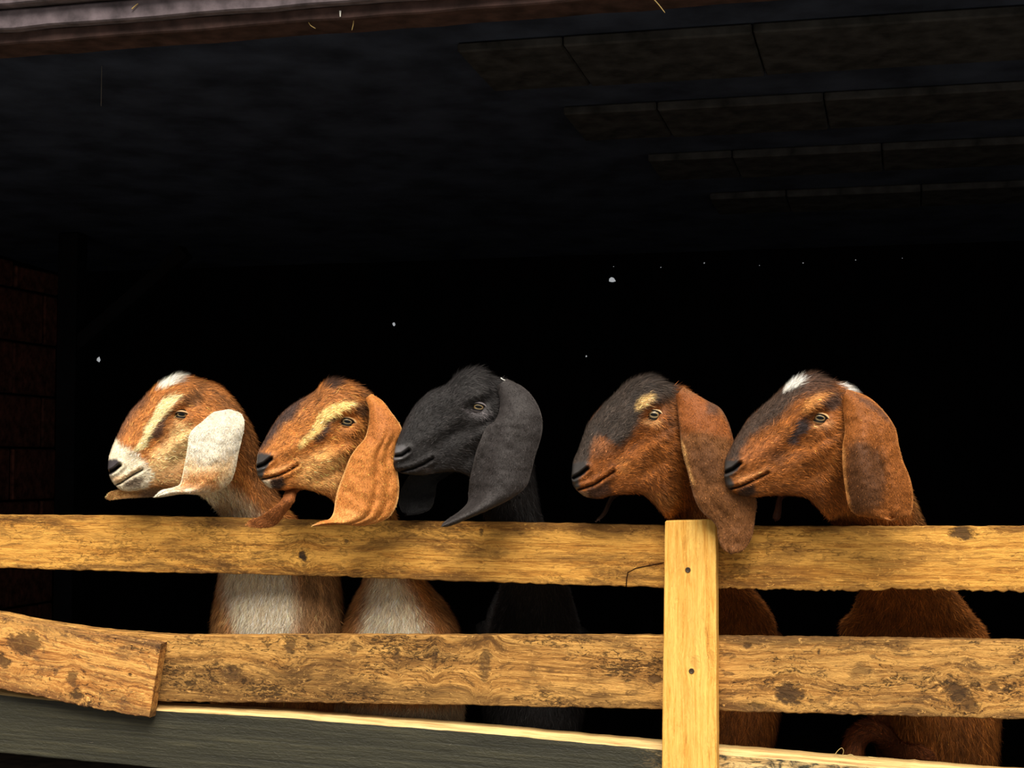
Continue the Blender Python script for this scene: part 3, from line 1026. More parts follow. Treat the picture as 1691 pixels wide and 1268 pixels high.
        for u in range(nu):
            for w in range(nv2):
                w2 = (w + 1) % nv2
                fs.append((u * nv2 + w, (u + 1) * nv2 + w, (u + 1) * nv2 + w2, u * nv2 + w2))
        me = bpy.data.meshes.new('eye')
        me.from_pydata(vs, [], fs); me.materials.append(EYE)
        me.polygons.foreach_set('use_smooth', [True] * len(me.polygons)); me.update()
        eo = bpy.data.objects.new('eye', me); COL.objects.link(eo)
        eo.parent = root
        M4 = Matrix.Translation(Vector(cen) - Vector(root.location)) @ Matrix(Rm.tolist()).to_4x4()
        eo.matrix_basis = M4
        # lids
        ha, hu, hl = spec.get('eye_size', (0.0135, 0.0068, 0.0068))
        dk, lc = lin((14, 9, 9)), lin(spec['lid'])
        rings = []
        nl = 48
        for (gr, h, cc) in ((-0.0012, 0.0, dk), (0.0020, 0.0022, dk), (0.0034, 0.0030, lc), (0.0052, 0.0014, lc), (0.0090, -0.0045, base)):
            ring = []
            for w in range(nl):
                an = 2 * math.pi * w / nl
                cxx, sy = math.cos(an), math.sin(an)
                x = (ha + gr * 1.2) * cxx * (1.0 + 0.16 * (cxx < 0))
                y = ((hu if sy > 0 else hl) + gr) * sy * abs(sy) ** 0.15 * (1 - 0.35 * max(0.0, -cxx - 0.4))
                y -= 0.0022 * max(0.0, -cxx - 0.3)
                rr2 = min(x * x + y * y, (re * 1.03) ** 2)
                zb = math.sqrt(max((re * 1.03) ** 2 - rr2, 0))
                ring.append(((x, y - (0.0012 if sy > 0.15 and gr > 0 else 0), max(zb, re * 0.30) + h + (0.0016 if sy > 0.15 and 0 < gr < 0.004 else 0)), cc))
            rings.append(ring)
        vs = [p for r in rings for (p, _) in r]; cs = [c for r in rings for (_, c) in r]
        fs = []
        for r in range(len(rings) - 1):
            for w in range(nl):
                w2 = (w + 1) % nl
                fs.append((r * nl + w, (r + 1) * nl + w, (r + 1) * nl + w2, r * nl + w2))
        me = bpy.data.meshes.new('eyelid')
        me.from_pydata(vs, [], fs)
        ca = me.attributes.new('coat', 'FLOAT_COLOR', 'POINT')
        ca.data.foreach_set('color', np.hstack([np.array(cs), np.ones((len(cs), 1))]).astype(np.float32).ravel())
        me.attributes.new('gloss', 'FLOAT', 'POINT')
        me.materials.append(COAT)
        me.polygons.foreach_set('use_smooth', [True] * len(me.polygons)); me.update()
        lo = bpy.data.objects.new('eyelid', me); COL.objects.link(lo)
        lo.parent = eo

    # ---- ears
    for e in spec['ears']:
        Lp, Rp = cv(e['L']), cv(e['R'])
        k = len(Lp)
        assert len(Rp) == k, (spec['name'], k, len(Rp))
        nbv, nav = 84, 44
        tt = np.linspace(0, k - 1, nbv)
        Lq, Rq = spline(Lp, tt), spline(Rp, tt)
        bb = np.linspace(0, 1, nbv)
        tf = np.sqrt(np.clip(1 - ((bb - 0.92) / 0.08).clip(0, 1) ** 2, 0.0004, 1))[:, None]
        mid_ = (Lq + Rq) / 2
        Lq, Rq = mid_ + (Lq - mid_) * tf, mid_ + (Rq - mid_) * tf
        kx = np.linspace(0, 1, len(e['dM']))
        dL = spline(np.array(e['dL'])[:, None], bb * (len(e['dL']) - 1))[:, 0]
        dM = spline(np.array(e['dM'])[:, None], bb * (len(e['dM']) - 1))[:, 0]
        dR = spline(np.array(e['dR'])[:, None], bb * (len(e['dR']) - 1))[:, 0]
        aa = (1 - np.cos(np.linspace(0, math.pi, nav))) / 2
        A2 = aa[None, :]
        dep = dL[:, None] * (1 - A2) * (1 - 2 * A2) + dM[:, None] * 4 * A2 * (1 - A2) + dR[:, None] * A2 * (2 * A2 - 1)
        q2 = Lq[:, None] * (1 - A2[..., None]) + Rq[:, None] * A2[..., None]
        wr = np.zeros_like(dep)
        for (fa, amp, fq, ph) in e.get('folds', []):
            wr += amp * np.exp(-((A2 - fa) / fq) ** 2) * sstep(0.15, 0.45, bb)[:, None]
        wr += (fbm(q2[..., 0] / 14, q2[..., 1] / 14, spec['seed'] + 5, 2) - 0.5) * 0.005
        yy = y0 + dep + wr + kyaw * (at(q2[..., 0].ravel(), q2[..., 1].ravel(), np.full(q2[..., 0].size, y0))[:, 0].reshape(dep.shape) - Xe) * e.get('follow', 1.0)
        S = at(q2[..., 0].ravel(), q2[..., 1].ravel(), yy.ravel()).reshape(nbv, nav, 3)
        gu, gv = np.gradient(S, axis=0), np.gradient(S, axis=1)
        Ns = np.cross(gu, gv); Ns /= np.linalg.norm(Ns, axis=2, keepdims=True) + 1e-12
        if Ns[..., 1].mean() > 0:
            Ns = -Ns
        thk = 0.0032 * (np.minimum(A2, 1 - A2) * 12).clip(0.25, 1) * (np.minimum(bb + 0.3, 1 - bb) * 14).clip(0.25, 1)[:, None]
        V1, V2 = S + Ns * thk[..., None] * 0.5, S - Ns * thk[..., None] * 0.5
        EV = np.vstack([V1.reshape(-1, 3), V2.reshape(-1, 3)])
        ii, jj = np.meshgrid(np.arange(nbv - 1), np.arange(nav - 1), indexing='ij')
        f1 = np.stack([ii * nav + jj, (ii + 1) * nav + jj, (ii + 1) * nav + jj + 1, ii * nav + jj + 1], -1).reshape(-1, 4)
        chk = np.cross(EV[f1[:, 2]] - EV[f1[:, 0]], EV[f1[:, 3]] - EV[f1[:, 1]])
        if (chk * Ns.reshape(-1, 3)[f1[:, 0]]).sum() < 0:
            f1 = f1[:, ::-1]
        f2 = f1[:, ::-1] + nbv * nav
        bd = [r * nav for r in range(nbv)] + [(nbv - 1) * nav + c for c in range(1, nav)] + [r * nav + nav - 1 for r in range(nbv - 2, -1, -1)] + [c for c in range(nav - 2, 0, -1)]
        bd = np.array(bd); bn = np.roll(bd, -1)
        f3 = np.stack([bd, bn, bn + nbv * nav, bd + nbv * nav], 1)
        EF = np.vstack([f1, f2, f3])
        EN = np.vstack([Ns.reshape(-1, 3), -Ns.reshape(-1, 3)])
        qq = q2.reshape(-1, 2)
        EC = np.tile(lin(e['base']), (len(qq), 1))
        EC = paint(EC, qq, [(p[0], cv(p[1]), *p[2:]) for p in e.get('coat', [])], z, spec['seed'] + 3)
        EC *= ((fbm(qq[:, 0] / 2.6, qq[:, 1] / 2.6, spec['seed'] + 30, 3) - 0.5) * e.get('mottle', 0.5) + 1)[:, None]
        rim = np.minimum(np.broadcast_to(np.minimum(A2, 1 - A2), dep.shape), np.broadcast_to((1 - bb)[:, None], dep.shape)).reshape(-1)
        rm = (1 - sstep(0.0, 0.05, rim)) * e.get('rim_amt', 0.6)
        EC = EC * (1 - rm[:, None]) + lin(e.get('rim', e['base'])) * rm[:, None]
        EC = np.clip(np.vstack([EC, EC * e.get('inner', 0.55)]), 0, 0.95)
        dirE = np.vstack([gu.reshape(-1, 3)] * 2)
        edge = np.vstack([np.broadcast_to(np.minimum(A2, 1 - A2), dep.shape).reshape(-1, 1)] * 2)[:, 0]
        hr = fur(EV, np.vstack([f1, f2]), EN, dirE, EC, np.full(len(EV), 0.0042), np.concatenate([np.ones(len(qq)), np.full(len(qq), 0.35)]) * sstep(0.0, 0.02, edge), e.get('hairs', 22000), 0.0010)
        coat_mesh('ear', EV, EF, EN, EC, np.zeros(len(EV)), hr, root)
    return root

P, S_ = 'p', 's'
# patch: (kind, points, colour, softness px, amount, edge wobble px, stroke half width px, points already in photo pixels)
G1 = dict(
    name='g1', ramp=RPT_NEAR, label='tan goat with white muzzle, white poll and broad cream-white ears', O=(160, 600), z=4.228, seed=11, y0=-0.045, yaw=22, H=0.185, base=(186, 116, 56),
    head=[((80, 700), (92, 790)), ((88, 645), (122, 842)), ((120, 555), (170, 884)), ((155, 480), (240, 893)), ((190, 410), (320, 880)), ((245, 325), (410, 864)),
          ((320, 250), (500, 866)), ((428, 150), (590, 875)), ((560, 86), (680, 900)), ((700, 112), (730, 925)), ((860, 165), (765, 950)), ((990, 295), (800, 985)),
          ((1095, 480), (835, 1020)), ((1180, 740), (862, 1055))],
    low=[((478, 845), (366, 850)), ((540, 900), (364, 905)), ((560, 965), (362, 955)), ((565, 1050), (349, 1050)), ((560, 1170), (352, 1170)), ((540, 1300), (375, 1300))],
    eye=(592, 357), eye_tilt=0.12, eye_size=(0.0130, 0.0042, 0.0052), lid=(196, 158, 112),
    mouth=[(118, 855), (170, 835), (230, 795), (325, 742)], nostril=[(92, 762), (130, 745), (172, 712)],
    pad=[(60, 680), (90, 668), (150, 664), (178, 690), (160, 740), (110, 780), (70, 790)], pad_col=(62, 56, 58),
    coat=[(P, [(560, 420), (720, 480), (620, 700), (560, 860), (380, 860), (350, 760), (400, 640), (480, 560)], (238, 194, 132), 14, .92, 9),
          (P, [(380, 760), (600, 700), (600, 900), (380, 900)], (170, 112, 62), 10, .55, 8),
          (P, [(60, 500), (150, 380), (250, 250), (340, 200), (360, 270), (260, 380), (200, 470), (150, 560)], (74, 56, 52), 9, .75, 7),
          (P, [(430, 60), (595, 60), (600, 125), (545, 150), (480, 185), (415, 195)], (250, 244, 226), 2, 1, 2),
          (P, [(560, 95), (720, 110), (760, 190), (700, 200), (640, 140), (550, 140)], (120, 78, 44), 5, .6, 4),
          (P, [(60, 560), (130, 530), (200, 590), (270, 620), (340, 690), (390, 770), (360, 860), (320, 900), (100, 900), (60, 700)], (236, 222, 192), 5, .95, 5),
          (P, [(100, 800), (220, 770), (300, 720), (310, 740), (220, 800), (150, 840)], (196, 146, 92), 3, .7, 2),
          (P, [(190, 830), (260, 800), (330, 800), (300, 870), (220, 880)], (84, 58, 44), 4, .8, 4),
          (P, [(600, 232), (545, 300), (510, 352), (450, 405), (405, 470), (372, 535), (352, 592), (300, 615), (262, 612), (325, 530), (340, 460), (398, 380), (420, 320), (462, 258), (530, 232)], (250, 226, 164), 2, 1, 2.0),
          (P, [(520, 352), (500, 385), (478, 430), (470, 500), (420, 535), (365, 540), (385, 490), (420, 450), (455, 400)], (58, 42, 36), 3, .9, 3),
          (S_, [(545, 345), (500, 375), (465, 410)], (40, 28, 24), 2, .95, 1, 1.6),
          (P, [(570, 290), (600, 240), (680, 180), (730, 200), (745, 280), (690, 310), (610, 300)], (112, 76, 46), 5, .75, 4),
          (P, [(720, 120), (1000, 270), (1100, 460), (1180, 640), (1330, 900), (1150, 980), (1080, 820), (1000, 600), (900, 360)], (128, 82, 44), 10, .8, 6),
          (P, [(560, 900), (900, 820), (1000, 900), (1110, 1000), (1000, 1100), (850, 1100)], (226, 204, 168), 14, .85, 8),
          (P, [(366, 860), (430, 850), (470, 900), (500, 1000), (470, 1060), (400, 1050), (372, 980)], (240, 222, 190), 20, .95, 9, 0, True),
          (P, [(500, 860), (600, 860), (600, 1100), (500, 1060), (490, 980)], (150, 116, 78), 14, .8, 9, 0, True),
          (P, [(330, 985), (362, 975), (380, 1010), (400, 1060), (330, 1080)], (188, 132, 78), 6, .9, 6, 0, True),
          ],
    trunk_col=(150, 104, 62),
    ears=[dict(L=[(800, 345), (745, 400), (682, 450), (645, 500), (635, 570), (625, 640), (610, 720), (595, 790), (578, 845), (530, 868), (455, 885), (402, 915)],
               R=[(930, 322), (1005, 352), (1030, 420), (1012, 530), (990, 620), (975, 700), (958, 770), (930, 830), (860, 885), (740, 912), (580, 910), (402, 950)],
               dL=[-.038, -.064, -.070, -.072, -.078, -.095], dM=[-.046, -.076, -.086, -.088, -.086, -.10], dR=[-.044, -.066, -.068, -.068, -.066, -.085],
               base=(236, 224, 200), rim=(246, 232, 196), mottle=0.65, folds=[(0.35, 0.004, 0.12, 0)],
               coat=[(P, [(600, 660), (760, 700), (960, 640), (960, 800), (860, 890), (560, 880), (590, 780)], (222, 176, 118), 16, .85, 10),
                     (P, [(600, 790), (700, 760), (860, 760), (840, 870), (560, 890)], (200, 130, 68), 11, .85, 12)]),
          dict(L=[(760, 380), (720, 560), (640, 700), (540, 800), (420, 862), (250, 880), (130, 886), (66, 905)],
               R=[(900, 380), (900, 620), (800, 780), (640, 880), (440, 926), (300, 936), (170, 946), (62, 962)],
               dL=[.038, .055, .060, .055, .045], dM=[.044, .064, .066, .060, .045], dR=[.040, .058, .062, .058, .05],
               base=(206, 152, 92), rim=(232, 196, 146), inner=0.7, mottle=0.4, coat=[(P, [(300, 860), (600, 860), (600, 960), (300, 960)], (120, 100, 86), 8, .7, 6)])])

G2 = dict(
    name='g2', label='ginger goat with cream eye stripe, black nose bridge and curled orange ear over the rail', O=(390, 600), z=4.228, seed=23, y0=-0.075, yaw=18, H=0.188, base=(184, 114, 52),
    head=[((145, 675), (150, 778)), ((155, 620), (178, 818)), ((185, 560), (240, 872)), ((262, 425), (335, 884)), ((332, 338), (425, 872)), ((425, 268), (515, 884)),
          ((535, 205), (600, 910)), ((640, 122), (660, 942)), ((755, 122), (688, 975)), ((868, 168), (698, 1005)), ((950, 240), (700, 1035)), ((1030, 380), (695, 1060)),
          ((1065, 600), (690, 1085)), ((1070, 850), (690, 1120))],
    low=[((662, 880), (590, 892)), ((700, 955), (603, 948)), ((735, 1000), (581, 1000)), ((757, 1050), (558, 1050)), ((765, 1170), (540, 1170)), ((740, 1300), (560, 1300))],
    eye=(776, 406), eye_tilt=0.18, eye_size=(0.0125, 0.0062, 0.0060), lid=(206, 160, 104),
    mouth=[(165, 812), (220, 802), (290, 786), (360, 756), (432, 712)], nostril=[(158, 722), (205, 706), (252, 668)],
    pad=[(125, 640), (170, 622), (250, 632), (268, 660), (240, 710), (205, 760), (190, 812), (140, 815)], pad_col=(62, 58, 56),
    coat=[(P, [(440, 680), (620, 600), (760, 640), (700, 860), (520, 880), (430, 840)], (218, 160, 92), 14, .85, 8),
          (P, [(100, 660), (160, 560), (220, 450), (300, 340), (420, 240), (540, 170), (580, 220), (470, 290), (400, 400), (330, 440), (270, 520), (200, 610)], (46, 40, 42), 8, .92, 7),
          (P, [(500, 200), (640, 190), (800, 180), (860, 260), (640, 300), (540, 360), (460, 440), (420, 380)], (156, 98, 52), 10, .6, 8),
          (P, [(590, 100), (720, 100), (740, 140), (680, 190), (600, 190)], (40, 32, 32), 5, .9, 4),
          (P, [(720, 110), (900, 150), (930, 240), (900, 270), (850, 200)], (70, 52, 42), 5, .6, 5),
          (P, [(835, 272), (785, 322), (720, 362), (632, 422), (592, 482), (512, 545), (448, 612), (436, 570), (518, 480), (560, 400), (600, 342), (680, 290), (760, 268)], (240, 200, 122), 2.2, 1, 2.2),
          (P, [(640, 425), (668, 425), (650, 480), (610, 540), (550, 565), (545, 530), (590, 490)], (52, 44, 44), 3.5, .9, 3),
          (S_, [(728, 384), (680, 402), (625, 425)], (34, 26, 24), 1.8, .95, 1, 1.7),
          (P, [(800, 310), (850, 270), (925, 270), (915, 370), (860, 370)], (74, 58, 46), 5, .8, 4),
          (P, [(240, 805), (330, 790), (340, 850), (300, 885), (240, 870)], (34, 26, 24), 4, .95, 3),
          (P, [(175, 812), (240, 815), (250, 880), (200, 880)], (214, 196, 168), 3, .9, 2),
          (P, [(230, 745), (330, 720), (430, 695), (420, 716), (330, 758), (240, 780)], (222, 156, 92), 3, .8, 2),
          (P, [(614, 940), (655, 940), (690, 1000), (720, 1070), (600, 1070), (605, 1000)], (240, 218, 184), 20, .95, 9, 0, True),
          (P, [(520, 960), (606, 960), (590, 1060), (520, 1060)], (172, 116, 66), 10, .8, 8, 0, True),
          (P, [(700, 960), (800, 960), (800, 1080), (735, 1080)], (150, 100, 58), 12, .8, 8, 0, True),
          (P, [(500, 1150), (800, 1150), (800, 1320), (500, 1320)], (200, 174, 138), 10, .8, 8, 0, True),
          ],
    trunk_col=(120, 76, 40),
    ears=[dict(L=[(905, 245), (930, 330), (925, 430), (900, 520), (842, 590), (800, 650), (770, 720), (740, 800), (710, 880), (692, 960), (680, 1040), (650, 1088), (590, 1104), (532, 1122)],
               R=[(945, 215), (1020, 262), (1085, 345), (1150, 440), (1148, 500), (1112, 590), (1108, 660), (1130, 780), (1137, 890), (1115, 1000), (1050, 1085), (900, 1130), (720, 1120), (532, 1145)],
               dL=[-.040, -.062, -.066, -.068, -.072, -.085], dM=[-.046, -.078, -.084, -.086, -.088, -.09], dR=[-.040, -.062, -.066, -.066, -.066, -.080],
               base=(202, 126, 58), rim=(236, 184, 118), mottle=0.4, folds=[(0.62, 0.006, 0.05, 0), (0.82, 0.004, 0.06, 0), (0.45, -0.002, 0.08, 0)],
               coat=[(P, [(930, 260), (1100, 350), (1150, 470), (1000, 560), (900, 560)], (176, 104, 48), 9, .7, 8),
                     (P, [(700, 1000), (900, 1040), (1000, 1110), (700, 1110)], (222, 152, 82), 9, .7, 8)]),
          dict(L=[(850, 400), (760, 560), (620, 700), (480, 790), (362, 872), (312, 960), (240, 1022), (150, 1075), (66, 1094)],
               R=[(960, 420), (900, 640), (760, 780), (600, 850), (442, 886), (402, 965), (340, 1050), (262, 1135), (82, 1156)],
               dL=[.04, .056, .06, .040, .015, -.004, .004, .022, .03], dM=[.046, .064, .066, .034, .006, -.012, -.002, .018, .03], dR=[.04, .058, .062, .040, .015, -.004, .004, .02, .03],
               base=(150, 88, 42), rim=(196, 128, 66), inner=0.8, mottle=0.45)])

G3 = dict(
    name='g3', ramp=RPT_DEEP, label='all-black goat in the middle with grey-rimmed eye and black ears', O=(620, 590), z=4.228, seed=37, y0=-0.06, yaw=15, H=0.188, base=(40, 37, 37), mottle=0.5,
    head=[((135, 665), (128, 765)), ((142, 610), (160, 800)), ((175, 525), (235, 818)), ((225, 415), (330, 822)), ((290, 320), (420, 808)), ((380, 240), (510, 797)),
          ((490, 194), (590, 800)), ((592, 108), (650, 825)), ((715, 78), (690, 860)), ((832, 135), (715, 900)), ((950, 180), (730, 940)), ((1060, 300), (740, 990)),
          ((1100, 500), (750, 1050)), ((1100, 750), (760, 1110))],
    low=[((895, 860), (815, 880)), ((930, 950), (830, 950)), ((945, 1000), (820, 1000)), ((955, 1050), (810, 1050)), ((960, 1170), (800, 1170)), ((940, 1300), (820, 1300))],
    eye=(720, 346), eye_tilt=0.16, eye_size=(0.0128, 0.0058, 0.0058), lid=(120, 112, 114),
    mouth=[(165, 800), (270, 775), (340, 745), (402, 708)], nostril=[(142, 690), (190, 684), (236, 652)],
    pad=[(110, 640), (140, 618), (200, 612), (238, 640), (225, 680), (170, 720), (120, 730)], pad_col=(96, 94, 96),  # pad grey lightened, its highlight painted into the colour
    coat=[(P, [(600, 370), (680, 375), (790, 380), (780, 420), (680, 425)], (104, 98, 100), 5, .7, 3),
          (P, [(290, 770), (390, 770), (390, 815), (300, 815)], (62, 54, 52), 4, .6, 3)],
    ears=[dict(L=[(850, 200), (872, 330), (838, 440), (775, 490), (738, 570), (706, 650), (680, 760), (660, 850), (650, 945), (640, 1020), (555, 1098), (448, 1155)],
               R=[(920, 152), (1040, 215), (1120, 310), (1162, 420), (1160, 540), (1115, 690), (1085, 810), (1052, 900), (960, 978), (800, 1060), (640, 1128), (478, 1205)],
               dL=[-.036, -.060, -.064, -.045, -.028, -.085], dM=[-.046, -.078, -.086, -.086, -.086, -.10], dR=[-.040, -.062, -.066, -.068, -.075, -.085],
               base=(54, 49, 48), rim=(70, 64, 62), mottle=0.35, folds=[(0.2, 0.010, 0.14, 0)]),
          dict(L=[(760, 400), (560, 560), (400, 700), (260, 800), (190, 900), (160, 990), (175, 1060), (200, 1090)],
               R=[(880, 420), (720, 640), (600, 760), (500, 830), (432, 880), (415, 980), (375, 1065), (230, 1112)],
               dL=[.04, .054, .058, .056, .05], dM=[.046, .064, .066, .062, .055], dR=[.04, .056, .06, .056, .052],
               base=(16, 14, 15), rim=(34, 30, 30), mottle=0.35)])

G4 = dict(
    name='g4', ramp=RPT_DEEP, label='brown goat with black face and wide open eye, long ear draped past the post', O=(920, 600), z=3.843, seed=41, y0=-0.055, yaw=9, H=0.192, base=(138, 78, 30),
    head=[((95, 680), (98, 768)), ((102, 620), (130, 810)), ((135, 545), (190, 847)), ((165, 460), (270, 857)), ((200, 375), (350, 836)), ((270, 285), (430, 830)),
          ((360, 200), (510, 825)), ((460, 116), (560, 842)), ((590, 78), (610, 885)), ((710, 128), (650, 930)), ((820, 165), (690, 970)), ((930, 300), (715, 990)),
          ((960, 550), (735, 1005)), ((960, 800), (760, 1040))],
    low=[((1186, 870), (1126, 900)), ((1230, 960), (1150, 960)), ((1265, 1005), (1150, 1000)), ((1280, 1050), (1122, 1050)), ((1285, 1170), (1112, 1170)), ((1262, 1300), (1130, 1300))],
    eye=(615, 326), eye_tilt=0.10, eye_size=(0.0135, 0.0078, 0.0074), lid=(214, 184, 138),
    mouth=[(135, 802), (230, 772), (300, 730), (362, 686)], nostril=[(108, 726), (150, 704), (196, 668)],
    pad=[(70, 660), (100, 628), (180, 622), (205, 660), (180, 705), (140, 735), (150, 800), (90, 810)], pad_col=(62, 58, 56),
    coat=[(P, [(60, 640), (150, 420), (300, 220), (460, 80), (620, 50), (740, 120), (740, 200), (690, 260), (600, 265), (560, 300), (520, 350), (490, 420), (470, 470), (390, 540), (330, 510), (280, 470), (240, 540), (200, 640), (150, 650)], (52, 48, 44), 6, .95, 6),
          (P, [(240, 470), (320, 500), (380, 560), (330, 600), (230, 610), (215, 560)], (132, 82, 48), 7, .85, 7),
          (P, [(420, 620), (620, 480), (700, 480), (760, 620), (560, 740), (400, 720)], (158, 92, 36), 14, .6, 8),
          (P, [(380, 620), (450, 620), (440, 700), (390, 690)], (190, 124, 62), 8, .5, 6),
          (P, [(488, 285), (520, 230), (585, 195), (610, 215), (585, 262), (530, 300), (500, 315)], (206, 166, 104), 3.5, .85, 3),
          (P, [(520, 365), (600, 370), (660, 360), (640, 400), (560, 400)], (206, 150, 92), 4, .7, 3),
          (P, [(640, 220), (740, 180), (760, 400), (700, 460), (680, 340)], (92, 58, 32), 8, .6, 6),
          (P, [(190, 800), (330, 750), (340, 840), (200, 870)], (44, 32, 28), 5, .85, 4),
          (P, [(120, 810), (190, 815), (190, 860), (140, 850)], (150, 130, 108), 3, .8, 2),
          (P, [(300, 820), (700, 780), (760, 860), (640, 900), (400, 860)], (108, 58, 22), 14, .5, 8),
          (P, [(560, 830), (760, 800), (860, 980), (700, 1000)], (150, 94, 42), 14, .6, 8)],
    trunk_col=(112, 62, 26),
    ears=[dict(L=[(755, 210), (770, 330), (782, 450), (795, 560), (832, 700), (868, 845), (910, 930), (975, 990), (1012, 1035), (1020, 1100), (1045, 1168), (1095, 1209)],
               R=[(800, 150), (950, 235), (1035, 285), (1085, 370), (1118, 480), (1150, 600), (1205, 730), (1264, 860), (1256, 980), (1236, 1100), (1185, 1180), (1115, 1213)],
               dL=[-.036, -.058, -.060, -.058, -.050, -.044, -.044], dM=[-.046, -.072, -.078, -.068, -.056, -.050, -.048], dR=[-.040, -.058, -.060, -.050, -.042, -.042, -.044],
               base=(124, 78, 40), rim=(70, 50, 38), mottle=0.4, rim_amt=0.5, folds=[(0.25, 0.003, 0.10, 0)],
               coat=[(P, [(730, 160), (960, 230), (1090, 380), (1110, 480), (900, 430), (790, 440)], (150, 82, 32), 9, .8, 8),
                     (P, [(950, 230), (1020, 270), (1020, 330), (950, 320)], (62, 46, 36), 5, .7, 4),
                     (P, [(780, 470), (810, 520), (840, 650), (870, 760), (850, 740), (800, 600)], (226, 166, 100), 3, .9, 2),
                     (P, [(840, 560), (960, 500), (1050, 640), (1000, 760), (880, 700)], (98, 62, 36), 12, .6, 8)]),
          dict(L=[(640, 400), (520, 560), (440, 700), (360, 800), (325, 870), (290, 945), (242, 1000)],
               R=[(760, 420), (640, 640), (520, 760), (420, 820), (350, 872), (312, 952), (255, 1006)],
               dL=[.04, .054, .058, .05, .04], dM=[.046, .06, .062, .055, .042], dR=[.04, .056, .058, .052, .042],
               base=(70, 48, 38), rim=(96, 74, 62), mottle=0.35, hairs=4000)])

